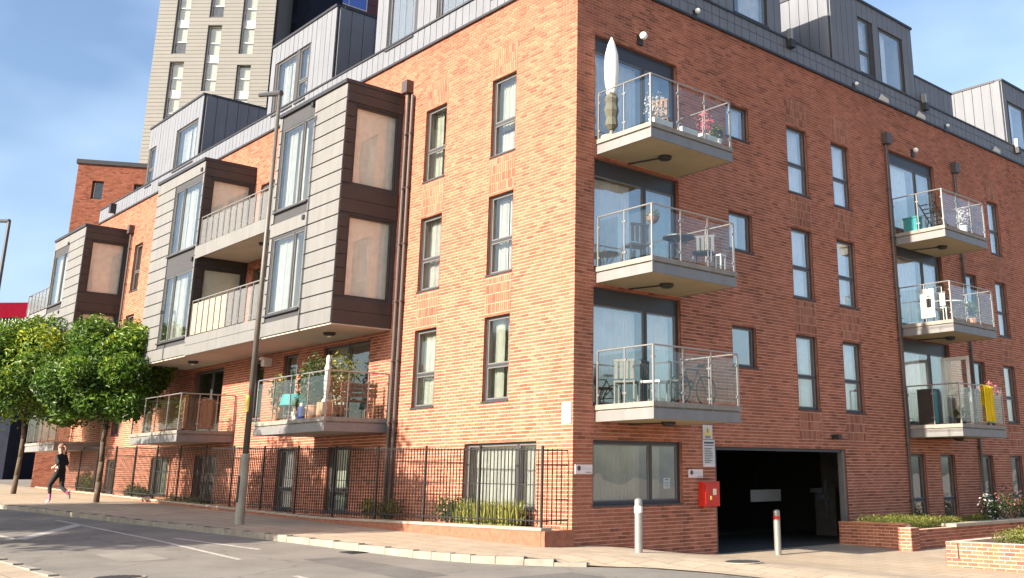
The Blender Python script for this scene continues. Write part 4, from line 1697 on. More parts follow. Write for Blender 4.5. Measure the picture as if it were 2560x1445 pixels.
x = -.14
px = []
while x > -34.0:
    px.append(x)
    x -= 2.05
for a, b in zip(px[:-1], px[1:]):
    bar(a, FY, fp(a) - .1, ft(a) + .05, 2.6, "fence_post")
    mb = MB()
    za, zb_ = ft(a) - .03, ft(b) - .03
    for dz, base in ((0, None), (None, .12), (None, .62)):
        if base is None:
            p, q = (a, FY, za), (b, FY, zb_)
        else:
            p, q = (a, FY, fp(a) + base if base < .5 else (ft(a) + fp(a)) / 2 + .1), (b, FY, fp(b) + base if base < .5 else (ft(b) + fp(b)) / 2 + .1)
        if base is not None and base > .5: continue
        mb.tube(p, q, .016, .016, 6)
    p, q = (a, FY, ft(a) * .5 + fp(a) * .5 + .05), (b, FY, ft(b) * .5 + fp(b) * .5 + .05)
    mb.tube(p, q, .010, .010, 6)
    part("rail", mb, M_BLACK, fence)
    n = 17
    if a > -30:
        for i in range(1, n):
            xx = a + (b - a) * i / n
            bar(xx, FY, fp(xx) + .04, ft(xx) - .0)
for i, yy in enumerate((-.52, -.40, -.28, -.16)):
    bar(-.14, yy, fp(0) + .04, ft(0))
mb = MB()
mb.tube((-.14, FY, ft(0) - .03), (-.14, -.01, ft(0) - .03), .016, .016, 6)
mb.tube((-.14, FY, fp(0) + .12), (-.14, -.01, fp(0) + .12), .016, .016, 6)
part("rail", mb, M_BLACK, fence)
# plinth of brick with stone copings
mb = MB()
xx = -.02
while xx > -34:
    x1 = xx - 1.0
    z0 = min(g(xx, FY), g(x1, FY)) - .3
    mb.box(x1, xx, FY - .11, FY + .11, z0, (fp(xx) + fp(x1)) / 2 - .05)
    xx = x1
mb.box(-.02 - .11, -.02 + .11, FY - .10, -.02, -.3, fp(0) - .055)
pln = part("plinth", mb, M_REVEAL, fence)
xx = .02
while xx > -34:
    x1 = xx - .62
    zt = (fp(xx) + fp(x1)) / 2
    piece("coping_stone", M_CONC, x1 + .005, xx - .005, FY - .13, FY + .13, zt - .05, zt, pln)
    xx = x1
# soil strip behind the railings
mb = MB()
for xa in np.arange(-33, 0, 1.0):
    mb.quad((xa, FY + .1, fp(xa) - .08), (xa + 1, FY + .1, fp(xa + 1) - .08), (xa + 1, 0, fp(xa + 1) - .08), (xa, 0, fp(xa) - .08))
struct("planting_bed", mb, M_SOIL, False, "narrow strip of soil behind the railings")


# ------------------------------------------------------------------ plants
def leaves_mesh(name, blobs, n, size, m, seed=1, shell=0.55, droop=0.3, sizevar=0.5, parent=None):
    """leaf-sized faces spread through the outer part of several ellipsoids"""
    rg = np.random.default_rng(seed)
    w = np.array([b[3] * b[4] * b[5] for b in blobs]) ** (2 / 3)
    w = w / w.sum()
    idx = rg.choice(len(blobs), n, p=w)
    B = np.array(blobs)[idx]
    d = rg.normal(size=(n, 3))
    d /= np.linalg.norm(d, axis=1)[:, None]
    r = shell + (1 - shell) * rg.random(n) ** 0.6
    r *= 1 + .10 * rg.normal(size=n)
    c = B[:, :3] + d * r[:, None] * B[:, 3:6]
    nrm = d + rg.normal(size=(n, 3)) * .65
    nrm[:, 2] += droop
    nrm /= np.linalg.norm(nrm, axis=1)[:, None]
    t = np.cross(nrm, rg.normal(size=(n, 3)))
    t /= np.linalg.norm(t, axis=1)[:, None]
    b = np.cross(nrm, t)
    s = size * (1 + sizevar * (rg.random(n) - .5))
    L = t * s[:, None]
    Wd = b * (s * .42)[:, None]
    fold = nrm * (s * .18)[:, None]
    v = np.stack([c - L * .5, c + Wd * .5 + fold * .4, c + L * .5 - fold, c - Wd * .5 + fold * .4], 1).reshape(-1, 3)
    f = np.arange(n * 4).reshape(n, 4).tolist()
    off = np.array(rootloc(parent)) if parent is not None else np.zeros(3)
    me = bpy.data.meshes.new(name)
    me.from_pydata((v - off).tolist(), [], f)
    me.materials.append(m)
    a = me.attributes.new("rnd", 'FLOAT', 'FACE')
    br = rg.random(len(blobs))
    val = np.clip(.38 * br[idx] ** 1.5 + .50 * rg.random(n) + .14 * d[:, 2], 0, 1)  # top light put into leaf colour: upper side of each clump paler
    a.data.foreach_set("value", val.astype(np.float32))
    me.update()
    o = bpy.data.objects.new(name, me)
    link(o, parent)
    return o


def street_tree(x, y, cz, r, rz, label, seed, n=15000, size=.15, trunk_r=.10, m=None, group=None, nb=36):
    z = g(x, y)
    t = thing("street_tree", label, "tree", (x, y, z), group)
    rg = random.Random(seed)
    mb = MB()
    top = cz - rz * .45
    pts = [Vector((x, y, z - .1))]
    for i in range(1, 6):
        f_ = i / 5
        pts.append(Vector((x + rg.uniform(-.05, .05), y + rg.uniform(-.05, .05), z + (top - z) * f_)))
    for i in range(5):
        mb.tube(pts[i], pts[i + 1], trunk_r * (1 - .09 * i), trunk_r * (1 - .09 * (i + 1)), 10)
    part("trunk", mb, M_BARK, t, smooth=True)
    mb = MB()
    blobs = []
    for i in range(nb):
        th = rg.uniform(0, 2 * math.pi)
        u = rg.uniform(-.75, 1)
        q = math.sqrt(max(0, 1 - u * u))
        k = rg.uniform(.52, .84)
        bx = (x + r * k * q * math.cos(th), y + r * k * q * math.sin(th), cz + rz * k * u)
        br = r * rg.uniform(.24, .38)
        blobs.append((*bx, br, br, br * .85))
        if i < 12:
            a = Vector((x, y, top - rg.uniform(0, .5)))
            e = Vector(bx)
            mid = (a + e) / 2 + Vector((0, 0, .25))
            mb.tube(a, mid, trunk_r * .45, trunk_r * .28, 6)
            mb.tube(mid, e, trunk_r * .28, trunk_r * .1, 6)
    blobs.append((x, y, cz, r * .78, r * .78, rz * .78))
    part("limb", mb, M_BARK, t)
    cr = leaves_mesh("crown", blobs, n, size, m or M_LEAF, seed, .5, .35, .6, t)
    return t


street_tree(-21.2, -2.2, 4.66, 2.02, 1.95, "round-crowned green street tree with slim trunk, nearer the lamp post", 3, 34000, .165, group="street trees before the railings")
street_tree(-29.3, -2.7, 5.15, 2.75, 2.2, "round-crowned green street tree cut by the left picture edge", 5, 34000, .185, group="street trees before the railings")
# trees on the opposite pavement, behind the camera's left, whose shade falls on road and wall
for i, (tx, ty, tz, tr) in enumerate([(-8.2, -13.6, 5.2, 3.1), (-13.3, -14.0, 5.5, 3.2), (-18.3, -13.6, 5.0, 2.8)]):
    street_tree(tx, ty, tz, tr, 3.0, ["broad shade tree on the opposite pavement, nearest the viewer", "broad shade tree on the opposite pavement, second from the viewer",
                "broad shade tree on the opposite pavement, farthest from the viewer"][i], 20 + i, 12000, .30, .16, M_LEAFD,
                "shade trees on the opposite pavement")


def shrub(name, label, blobs, n, size, m, seed, cat="shrub", stems=True, group=None):
    bx = blobs[0]
    zb = min(b[2] - b[5] for b in blobs)
    t = thing(name, label, cat, (bx[0], bx[1], zb), group)
    mb = MB()
    rg = random.Random(seed)
    for b in blobs:
        for k in range(3):
            mb.tube((b[0] + rg.uniform(-.05, .05), b[1] + rg.uniform(-.05, .05), zb - .02), (b[0] + rg.uniform(-.6, .6) * b[3], b[1] + rg.uniform(-.6, .6) * b[4], b[2] + b[5] * .5), .012, .006, 5)
    part("stem", mb, M_BARK, t)
    leaves_mesh("foliage", blobs, n, size, m, seed, .2, .3, .6, t)
    return t


shrub("shrub", "rounded green shrub behind the railings near the runner", [(-29.0, -.35, 1.1, .7, .3, .5), (-28.2, -.35, 1.0, .6, .3, .45)], 1500, .10, M_LEAFY, 31)
shrub("shrub", "low wispy shrub behind the railings below the pale door", [(-23.5, -.35, .85, .5, .25, .3), (-22.6, -.35, .8, .4, .25, .25)], 700, .10, M_LEAFD, 32)
shrub("shrub", "dark bushy shrub behind the railings by the big window", [(-3.9, -.3, .62, .45, .22, .35), (-3.4, -.3, .6, .4, .22, .32)], 900, .08, M_LEAFD, 33)
shrub("shrub", "sparse shrub with pale leaves beside the downpipe", [(-6.2, -.33, .62, .4, .22, .3), (-7.1, -.33, .6, .4, .2, .28)], 500, .09, M_LEAFY, 34)


def grass_clump(name, label, x0, x1, y, z, h, n, m, seed):
    t = thing(name, label, "plants", ((x0 + x1) / 2, y, z))
    rg = np.random.default_rng(seed)
    mb = MB()
    for i in range(n):
        x = rg.uniform(x0, x1)
        yy = y + rg.uniform(-.18, .18)
        hh = h * rg.uniform(.5, 1.1)
        lx, ly = rg.normal(0, .14), rg.normal(0, .10)
        w = .012
        p0 = (x, yy, z)
        p1 = (x + lx * .4, yy + ly * .4, z + hh * .65)
        p2 = (x + lx, yy + ly, z + hh)
        r = float(rg.random())
        mb.quad((p0[0] - w, p0[1], p0[2]), (p0[0] + w, p0[1], p0[2]), (p1[0] + w, p1[1], p1[2]), (p1[0] - w, p1[1], p1[2]), 0, r)
        mb.quad((p1[0] - w, p1[1], p1[2]), (p1[0] + w, p1[1], p1[2]), (p2[0] + .002, p2[1], p2[2]), (p2[0] - .002, p2[1], p2[2]), 0, r)
    part("blades", mb, m, t, rnd=True)
    return t


grass_clump("grass_clump", "yellow-green tall grass behind the railings under the big window", -3.35, -1.2, -.32, fp(-2) - .08, .55, 700, M_LEAFY, 41)
grass_clump("grass_clump", "dry low grass at the foot of the railings by the dark door", -20.5, -17.0, -.4, fp(-18) - .08, .3, 260, M_LEAFY, 42)

# brick planters at right -----------------------------------------------------


def brick_box(parent, faces, name="planter_wall", near=300):
    """faces: list of (Facade, u0,u1,z0,z1) clad in single bricks"""
    allb = []
    for (F, u0, u1, z0, z1) in faces:
        for b in brick_list(u0, u1, z0, z1, []):
            p = F.P((b[0] + b[1]) / 2, 0, (b[2] + b[3]) / 2)
            vis = 0 if b[2] > g(p[0], p[1]) - .05 else 40
            allb.append(((Vector(p) - CAM).length + vis, F, b))
    allb.sort(key=lambda t: t[0])
    for _, F, b in allb[:near]:
        F.piece("brick", M_BRICK1, b[0], b[1], -.03, .009 + random.uniform(-.001, .003), b[2], b[3], parent)
    if len(allb) > near:
        mf = MB()
        for _, F, b in allb[near:]:
            F.box(mf, b[0], b[1], -.005, .009, b[2], b[3], rnd=random.random())
        part("brickwork", mf, M_BRICK, parent, rnd=True, kind="stuff")


pa = thing("brick_planter", "long low brick planter with pale coping against the side wall", "planter", (1.2, 8.9, -.4))
mb = MB()
mb.box(.10, 2.0, 8.8, 9.02, -.75, .14)
mb.box(2.02, 2.24, 8.8, 24.0, -.75, .04)
mb.box(2.0, 2.36, 8.42, 8.79, -.75, .10)
core = part("planter_wall", mb, M_MORTAR, pa)
Fa = Facade((0, 8.8, 0), (1, 0, 0), (0, -1, 0))
Fb = Facade((2.24, 0, 0), (0, 1, 0), (1, 0, 0))
Fc = Facade((0, 8.42, 0), (1, 0, 0), (0, -1, 0))
Fd = Facade((2.36, 0, 0), (0, 1, 0), (1, 0, 0))
brick_box(core, [(Fa, .10, 2.0, -.735, .14), (Fb, 8.81, 24.0, -.71, .04), (Fc, 2.0, 2.36, -.65, .10), (Fd, 8.42, 8.79, -.65, .10)])
mb = MB()
mb.box(.12, 2.0, 9.02, 24, -.5, .0)
part("soil", mb, M_SOIL, pa)
y_ = 10.6
while y_ < 24:
    piece("coping_stone", M_CONC, 1.92, 2.34, y_ + .005, y_ + .9 - .005, .045, .12, pa)
    y_ += .9
piece("coping_stone", M_TERRA, .10, 1.99, 8.78, 9.03, .141, .18, pa)


def hedge(label, x0, x1, y0, y1, z0, z1, seed, n):
    t = thing("hedge", label, "hedge", ((x0 + x1) / 2, y0, z0))
    rg = np.random.default_rng(seed)
    blobs = []
    nxh, nyh = max(1, int((x1 - x0) / .3)), max(1, int((y1 - y0) / .3))
    for i in range(nxh):
        for j in range(nyh):
            blobs.append((x0 + (i + .5) * (x1 - x0) / nxh, y0 + (j + .5) * (y1 - y0) / nyh, (z0 + z1) / 2 + rg.uniform(-.02, .02), .2, .2, (z1 - z0) * .55))
    mb = MB()
    for b in blobs[::2]:
        mb.tube((b[0], b[1], z0 - .05), (b[0] + .03, b[1], b[2]), .012, .008, 5)
    part("stem", mb, M_BARK, t)
    leaves_mesh("foliage", blobs, n, .055, M_LEAFY, seed, .3, .4, .6, t)


hedge("clipped yellow-green hedge on top of the long brick planter", .35, 1.95, 9.05, 11.2, .0, .32, 51, 4500)
hedge("narrow clipped hedge strip behind the planter's pale coping", 1.4, 1.9, 11.3, 13.6, .0, .26, 52, 2200)

pb = thing("brick_planter", "sunlit orange brick planter in the lower right corner of the picture", "planter", (5, 6.2, -.5))
mb = MB()
mb.box(4.55, 10.5, 6.1, 6.33, -.9, 0.0)
mb.box(4.55, 4.78, 6.34, 15, -.9, 0.0)
core = part("planter_wall", mb, M_MORTAR, pb)
Fa = Facade((0, 6.1, 0), (1, 0, 0), (0, -1, 0))
Fb = Facade((4.55, 0, 0), (0, 1, 0), (-1, 0, 0))
brick_box(core, [(Fa, 4.55, 10.5, -.9, 0.0), (Fb, 6.1, 10, -.9, 0.0)])
mb = MB()
mb.box(4.78, 10.5, 6.33, 15, -.6, -.06)
part("soil", mb, M_SOIL, pb)
piece("joint_strip", M_BLACK, 4.80, 4.83, 6.086, 6.092, -.33, -.02, pb)
hedge("yellow-green clipped hedge on the sunlit corner planter", 5.35, 8.8, 6.4, 8.6, -.06, .24, 53, 12000)

# flowering plants along the side wall
for i, (x, y, z, r, h, m2, lab) in enumerate([
        (1.2, 14.7, .25, .35, .5, M_FLOWW, "white-flowered plant in front of the second tall window"),
        (1.3, 17.0, .30, .5, .45, M_FLOWW, "white-flowered plant in front of the third tall window"),
        (1.1, 16.0, .45, .4, .5, M_FLOWP, "peach-flowered plant between the tall windows"),
        (1.4, 19.6, .45, .6, .6, M_FLOWW, "large white-flowered bush at the right picture edge")]):
    t = shrub("flowering_plant", lab, [(x, y, z, r, r, h), (x + .1, y + .3, z - .1, r * .8, r * .8, h * .8)], 500, .09, M_LEAFD, 60 + i, "plant")
    leaves_mesh("flowers", [(x, y, z + .1, r, r, h), (x + .1, y + .3, z, r * .8, r * .8, h * .8)], 70, .11, m2, 70 + i, .8, .3, .4, t)

# ------------------------------------------------------------------ things on the balconies


def chair(x, y, z, rot, label, m, seatm=None, group=None):
    t = thing("chair", label, "chair", (x, y, z), group)
    R2 = lambda a, b: (x + a * math.cos(rot) - b * math.sin(rot), y + a * math.sin(rot) + b * math.cos(rot))
    def bx(name, a0, a1, b0, b1, z0, z1, mm):
        mb = MB()
        pts = [R2(a0, b0), R2(a1, b0), R2(a1, b1), R2(a0, b1)]
        b = len(mb.v)
        mb.v = [(p[0], p[1], z + z0) for p in pts] + [(p[0], p[1], z + z1) for p in pts]
        for q in ((0, 3, 2, 1), (4, 5, 6, 7), (0, 1, 5, 4), (1, 2, 6, 5), (2, 3, 7, 6), (3, 0, 4, 7)):
            mb.f.append(q); mb.mi.append(0); mb.r.append(.5)
        return part(name, mb, mm, t)
    bx("seat", -.22, .22, -.22, .22, .43, .47, seatm or m)
    for a in (-.2, .2):
        for b in (-.2, .2):
            bx("leg", a - .015, a + .015, b - .015, b + .015, 0, .43, m)
    for k in range(4):
        bx("back_slat", -.20 + k * .11, -.13 + k * .11, -.22, -.19, .5, .85, m)
    bx("back_rail", -.22, .22, -.225, -.19, .85, .90, m)
    return t


def round_table(x, y, z, label, m, r=.35, h=.72):
    t = thing("balcony_table", label, "table", (x, y, z))
    part("tabletop", MB().lathe([(r, h - .03), (r, h)], (x, y, z), 20), m, t)
    for k in range(2):
        a = k * math.pi / 2 + .4
        mb = MB()
        mb.tube((x + .28 * math.cos(a), y + .28 * math.sin(a), z), (x - .25 * math.cos(a), y - .25 * math.sin(a), z + h - .03), .012, .012, 6)
        mb.tube((x - .28 * math.cos(a), y - .28 * math.sin(a), z), (x + .25 * math.cos(a), y + .25 * math.sin(a), z + h - .03), .012, .012, 6)
        part("leg", mb, m, t)
    return t


def pot_plant(x, y, z, pr, ph, blobr, blobh, label, m, potm, seed, n=260, size=.09):
    t = thing("pot_plant", label, "plant", (x, y, z))
    part("pot", MB().lathe([(pr * .7, 0), (pr, ph), (pr * 1.08, ph), (pr * 1.08, ph - .03)], (x, y, z), 14), potm, t)
    mb = MB()
    for k in range(4):
        mb.tube((x, y, z + ph * .8), (x + random.uniform(-.5, .5) * blobr, y + random.uniform(-.5, .5) * blobr, z + ph + blobh), .008, .005, 5)
    part("stem", mb, M_BARK, t)
    leaves_mesh("foliage", [(x, y, z + ph + blobh * .6, blobr, blobr, blobh * .6)], n, size, m, seed, .2, .3, .6, t)
    return t


DZ = .335
# third floor, corner balcony
par = thing("parasol", "closed white parasol standing on the top corner balcony", "parasol", (.65, .80, 8.44))
zf = 8.10 + DZ
part("pole", MB().tube((.26, .80, zf), (.26, .80, zf + 2.15), .02, .02, 8), M_STEEL, par)
part("canopy", MB().lathe([(.05, 1.02), (.14, 1.06), (.11, 1.15), (.15, 1.3), (.17, 1.65), (.15, 2.0), (.08, 2.28), (.01, 2.44)], (.26, .80, zf), 12), cloth_mat("parasol_cloth", (.82, .80, .76), .15), par, smooth=True)
part("skirt", MB().lathe([(.07, .22), (.15, .32), (.12, .5), (.17, .66), (.13, .82), (.16, .94), (.10, 1.05)], (.26, .80, zf), 9), cloth_mat("parasol_skirt", (.20, .18, .15), .1), par)
part("base", MB().lathe([(.24, 0), (.24, .06), (.05, .10), (.03, .3)], (.26, .80, zf), 16), M_CONC, par)
pot_plant(1.35, 1.05, zf, .13, .25, .28, .55, "twiggy plant with pale flowers near the top balcony's corner post", M_FLOWW, M_WHITE, 81, 160, .06)
pot_plant(1.45, 2.55, zf, .12, .22, .22, .5, "rosy plant at the middle of the top corner balcony", M_FLOWP, M_WHITE, 82, 120, .07)
pot_plant(1.45, 2.95, zf, .12, .2, .22, .3, "small green plant at the far end of the top corner balcony", M_LEAFY, M_WHITE, 83, 150)
for i, (ya, yb) in enumerate(((.75, 1.3), (1.6, 2.1), (2.25, 2.75))):
    t = thing("window_box", ["long white trough by the corner post of the top balcony", "middle white trough on the top corner balcony", "far white trough on the top corner balcony"][i], "planter", (1.58, (ya + yb) / 2, zf))
    piece("trough", M_WHITE, 1.50, 1.64, ya, yb, zf + .002, zf + .16, t)
    piece("earth", M_SOIL, 1.51, 1.63, ya + .01, yb - .01, zf + .16, zf + .165, t)
chair(.95, 1.7, zf, .4, "low chair behind the glass of the top corner balcony", M_WOOD)
# second floor, corner balcony
zf = 5.25 + DZ
round_table(1.05, 2.05, zf, "blue folding table on the middle corner balcony", M_FRAME)
chair(.65, 1.15, zf, 1.2, "dark chair left of the folding table, middle corner balcony", M_FRAME)
chair(1.15, 2.75, zf, -2.6, "dark chair right of the folding table, middle corner balcony", M_FRAME)
hb = thing("hanging_basket", "round hanging flower basket at the middle corner balcony's post", "basket", (1.5, .85, zf + .8))
part("bowl", MB().lathe([(.03, -.12), (.12, -.05), (.14, .03)], (1.45, .85, zf + .85), 12), M_WOOD, hb)
leaves_mesh("foliage", [(1.45, .85, zf + .92, .16, .16, .13)], 160, .06, M_LEAFY, 84, .3, .3, .5, hb)
part("hook", MB().tube((1.45, .85, zf + .97), (1.62, .68, zf + 1.10), .008, .008, 5), M_BLACK, hb)
lt = thing("lantern", "white lantern frame at the far end of the middle corner balcony", "lantern", (1.5, 2.9, zf))
for dx in (-.07, .07):
    for dy in (-.07, .07):
        piece("corner_bar", M_WHITE, 1.5 + dx - .012, 1.5 + dx + .012, 2.9 + dy - .012, 2.9 + dy + .012, zf, zf + .35, lt)
piece("top", M_WHITE, 1.41, 1.59, 2.81, 2.99, zf + .35, zf + .38, lt)
piece("bottom", M_WHITE, 1.41, 1.59, 2.81, 2.99, zf + .001, zf + .02, lt)
# first floor, corner balcony
zf = 2.38 + DZ
chair(.95, 1.35, zf, -1.2, "white-seated chair on the lowest corner balcony", M_FRAME, M_WHITE)
chair(.55, .95, zf, .6, "grey chair against the window, lowest corner balcony", M_SASH)
round_table(1.1, 1.95, zf, "small dark table on the lowest corner balcony", M_BLACK, .28, .5)
bk = thing("bicycle", "bicycle leaning inside the lowest corner balcony rail", "bicycle", (1.2, 2.2, zf))
for yy in (1.75, 2.55):
    mb = MB()
    n = 20
    pts = [(1.3, yy + .3 * math.cos(2 * math.pi * k / n), zf + .31 + .3 * math.sin(2 * math.pi * k / n)) for k in range(n + 1)]
    mb.path(pts, .016, 5)
    w_ = part("wheel", mb, M_BLACK, bk)
    mb = MB()
    for k in range(0, n, 3):
        mb.tube(pts[k], (1.3, yy, zf + .31), .003, .003, 3)
    part("spokes", mb, M_STEEL, w_)
mb = MB()
mb.path([(1.3, 1.75, zf + .31), (1.3, 1.9, zf + .72), (1.3, 2.3, zf + .72), (1.3, 2.1, zf + .31), (1.3, 1.9, zf + .72)], .014, 6)
mb.path([(1.3, 2.1, zf + .31), (1.3, 2.55, zf + .31), (1.3, 2.3, zf + .72)], .012, 6)
part("bicycle_frame", mb, M_FRAME, bk)
part("handlebar", MB().path([(1.05, 1.85, zf + .9), (1.3, 1.88, zf + .82), (1.5, 1.85, zf + .9)], .012, 6), M_BLACK, bk)
part("saddle", MB().box(1.24, 1.36, 2.24, 2.46, zf + .80, zf + .84), M_BLACK, bk)
# far balconies
zf = 8.10 - .18 + DZ
dc = thing("deck_chair", "striped dark deck chair on the top far balcony", "chair", (.9, 13.4, zf))
mb = MB()
for k in range(7):
    a = k / 6
    mb.tube((.65, 13.1 + .8 * a, zf + .85 - .6 * a), (1.15, 13.1 + .8 * a, zf + .85 - .6 * a), .02, .02, 5)
part("slat", mb, M_BLACK, dc)
part("side_rail", MB().tube((.65, 13.05, zf + .9), (.65, 14.0, zf + .15), .02, .02, 6).tube((1.15, 13.05, zf + .9), (1.15, 14.0, zf + .15), .02, .02, 6), M_BLACK, dc)
part("leg", MB().tube((.65, 13.3, zf), (.65, 13.6, zf + .48), .018, .018, 6).tube((1.15, 13.3, zf), (1.15, 13.6, zf + .48), .018, .018, 6).tube((.65, 13.95, zf), (.65, 13.95, zf + .2), .018, .018, 6).tube((1.15, 13.95, zf), (1.15, 13.95, zf + .2), .018, .018, 6), M_BLACK, dc)
pot_plant(1.4, 14.3, zf, .13, .3, .22, .5, "pale leafy plant on the top far balcony", M_FLOWW, M_WHITE, 85, 140, .07)
piece_t = thing("storage_box", "teal storage box at the left end of the top far balcony", "box", (.5, 12.9, zf))
piece("box_body", M_TEAL, .3, .75, 12.7, 13.0, zf + .002, zf + .42, piece_t)
piece("lid", M_TEAL, .28, .77, 12.68, 13.02, zf + .42, zf + .46, piece_t)
zf = 5.25 - .06 + DZ
round_table(1.0, 13.9, zf, "white table on the middle far balcony", M_WHITE, .36, .72)
chair(1.0, 13.3, zf, 0.1, "white chair beside the table, middle far balcony", M_WHITE)
pot_plant(1.3, 14.5, zf, .13, .25, .22, .5, "dark leafy plant on the middle far balcony", M_LEAFD, M_TERRA, 86, 160)
pr2 = thing("airer", "white clothes airer with dark items at the left of the middle far balcony", "airer", (.8, 12.85, zf))
part("airer_frame", MB().path([(.5, 12.8, zf), (.5, 12.8, zf + 1.0), (1.3, 12.8, zf + 1.0), (1.3, 12.8, zf)], .012, 6).path([(.5, 12.8, zf + .6), (1.3, 12.8, zf + .6)], .01, 5), M_WHITE, pr2)
piece("cloth", M_WHITE, .6, 1.05, 12.79, 12.81, zf + .15, zf + 1.0, pr2)
piece("cloth", M_BCLOTH, .8, .95, 12.77, 12.785, zf + .45, zf + .7, pr2)
# lowest far balcony: open white door, yellow cloth, flowers
zf = 2.38 - .06 + DZ
od = thing("open_door", "white-framed balcony door standing open on the lowest far balcony", "door", (.1, 15.0, zf))
mb = MB()
FY2 = Facade((0, 14.62, 0), (1, 0, 0), (0, -1, 0))
FY2.box(mb, .10, .18, 0, .05, zf, zf + 2.05)
FY2.box(mb, .92, 1.0, 0, .05, zf, zf + 2.05)
FY2.box(mb, .18, .92, 0, .05, zf, zf + .1)
FY2.box(mb, .18, .92, 0, .05, zf + 1.95, zf + 2.05)
part("door_frame", mb, M_WHITE, od)
FY2.piece("pane", M_PANE, .18, .92, .02, .03, zf + .1, zf + 1.95, od)
FY2.piece("handle", M_BLACK, .94, .97, .05, .10, zf + 1.0, zf + 1.12, od)
yc = thing("yellow_cloth", "bright yellow cloth hung over the lowest far balcony rail", "cloth", (1.68, 14.4, zf))
mb = MB()
pts = []
n = 22
for i in range(n + 1):
    a = i / n
    yy = 13.95 + .55 * a
    pts.append((yy, .03 * math.sin(a * 19) + .015 * math.sin(a * 47)))
for (a, da), (b, db) in zip(pts[:-1], pts[1:]):
    for (za, zb_, sa, sb) in ((2.75, 3.3, .3, .2), (3.3, 3.74, 1, .6)):
        mb.quad((1.72 + da, a, za), (1.72 + db, b, za), (1.715 + db * .5, b, zb_), (1.715 + da * .5, a, zb_))
    mb.quad((1.715 + da * .5, a, 3.74), (1.715 + db * .5, b, 3.74), (1.62, b, 3.79), (1.62, a, 3.79))
    mb.quad((1.62, a, 3.79), (1.62, b, 3.79), (1.60 - db, b, 3.2), (1.60 - da, a, 3.2))
part("cloth", mb, M_YCLOTH, yc, smooth=True)
pot_plant(1.45, 14.75, zf, .16, .75, .28, .45, "tall pot of pink flowers on the lowest far balcony", M_FLOWP, M_LAMPBK, 88, 130, .10)
pot_plant(1.35, 13.2, zf, .16, .18, .25, .25, "dark low plant on the lowest far balcony floor", M_LEAFD, M_BLACK, 89, 160)
tb = thing("cabinet", "dark cabinet behind the glass, left of the lowest far balcony", "cabinet", (.5, 12.9, zf))
piece("cabinet_body", M_BLACK, .3, .8, 12.72, 13.1, zf + .002, zf + 1.0, tb)
piece("cabinet_door", M_TEAL, .81, .825, 12.74, 12.9, zf + .05, zf + .95, tb)
piece("cabinet_door", M_FRAME, .81, .825, 12.92, 13.08, zf + .05, zf + .95, tb)

# street balcony with plants
zf = 2.38 + DZ
pot_plant(-8.35, -1.35, zf, .18, .34, .42, .95, "tall leafy plant in a terracotta pot on the crowded street balcony", M_LEAFD, M_TERRA, 91, 700, .12)
pot_plant(-9.15, -1.0, zf, .15, .3, .38, 1.15, "bushy dark climber in the middle of the crowded street balcony", M_LEAFD, M_LAMPBK, 92, 800, .11)
pot_plant(-10.55, -1.3, zf, .14, .28, .22, .9, "yellow-green plant at the left post of the crowded street balcony", M_LEAFY, M_TERRA, 93, 420, .10)
pot_plant(-9.0, -1.5, zf, .10, .2, .12, .35, "small yellow-green pot plant behind the street balcony glass", M_LEAFY, M_CREAM, 94, 120, .07)
pot_plant(-8.75, -.5, zf, .2, .4, .5, 1.2, "arching green plant by the street balcony door", M_LEAFY, M_LAMPBK, 95, 600, .13)
tp = thing("balcony_table", "teal-covered table on the crowded street balcony", "table", (-9.9, -1.1, zf))
mb = MB()
mb.lathe([(.46, .42), (.43, .60), (.40, .70), (.0, .71)], (-9.85, -1.05, zf), 14)
part("tablecloth", mb, M_TEAL, tp)
for k in range(4):
    a = k * math.pi / 2 + .7
    part("leg", MB().tube((-9.85 + .3 * math.cos(a), -1.05 + .3 * math.sin(a), zf), (-9.85 + .26 * math.cos(a), -1.05 + .26 * math.sin(a), zf + .69), .018, .018, 6), M_BLACK, tp)
st = thing("statuette", "white slender statuette on the crowded street balcony", "ornament", (-7.9, -1.3, zf))
part("figure", MB().lathe([(.09, 0), (.10, .04), (.05, .10), (.07, .35), (.085, .55), (.06, .7), (.08, .85), (.04, .96), (.06, 1.04), (.045, 1.14), (.0, 1.18)], (-7.95, -1.25, zf + .40), 12), M_WHITE, st, smooth=True)
part("pedestal", MB().box(-8.1, -7.8, -1.4, -1.1, zf + .001, zf + .40), M_TERRA, st)
ar = thing("bench", "dark slatted bench at the right end of the crowded street balcony", "bench", (-7.5, -.7, zf))
for k in range(3):
    piece("seat_slat", M_WOOD, -7.75 + k * .14, -7.63 + k * .14, -1.2, -.2, zf + .42, zf + .45, ar)
for k in range(3):
    piece("back_slat", M_WOOD, -7.33, -7.30, -1.2, -.2, zf + .52 + k * .12, zf + .61 + k * .12, ar)
for yy in (-1.15, -.25):
    piece("leg", M_WOOD, -7.75, -7.71, yy - .02, yy + .02, zf, zf + .42, ar)
    piece("leg", M_WOOD, -7.34, -7.30, yy - .02, yy + .02, zf, zf + .9, ar)
bt = thing("bottle", "blue and white water bottle on the crowded street balcony floor", "bottle", (-8.75, -1.55, zf))
part("body", MB().lathe([(.09, 0), (.10, .05), (.10, .26), (.06, .33)], (-8.7, -1.5, zf), 12), mat("blue_plastic", (.03, .05, .25), .3), bt)
part("cap", MB().lathe([(.05, .33), (.05, .40), (.02, .42)], (-8.7, -1.5, zf), 10), M_WHITE, bt)
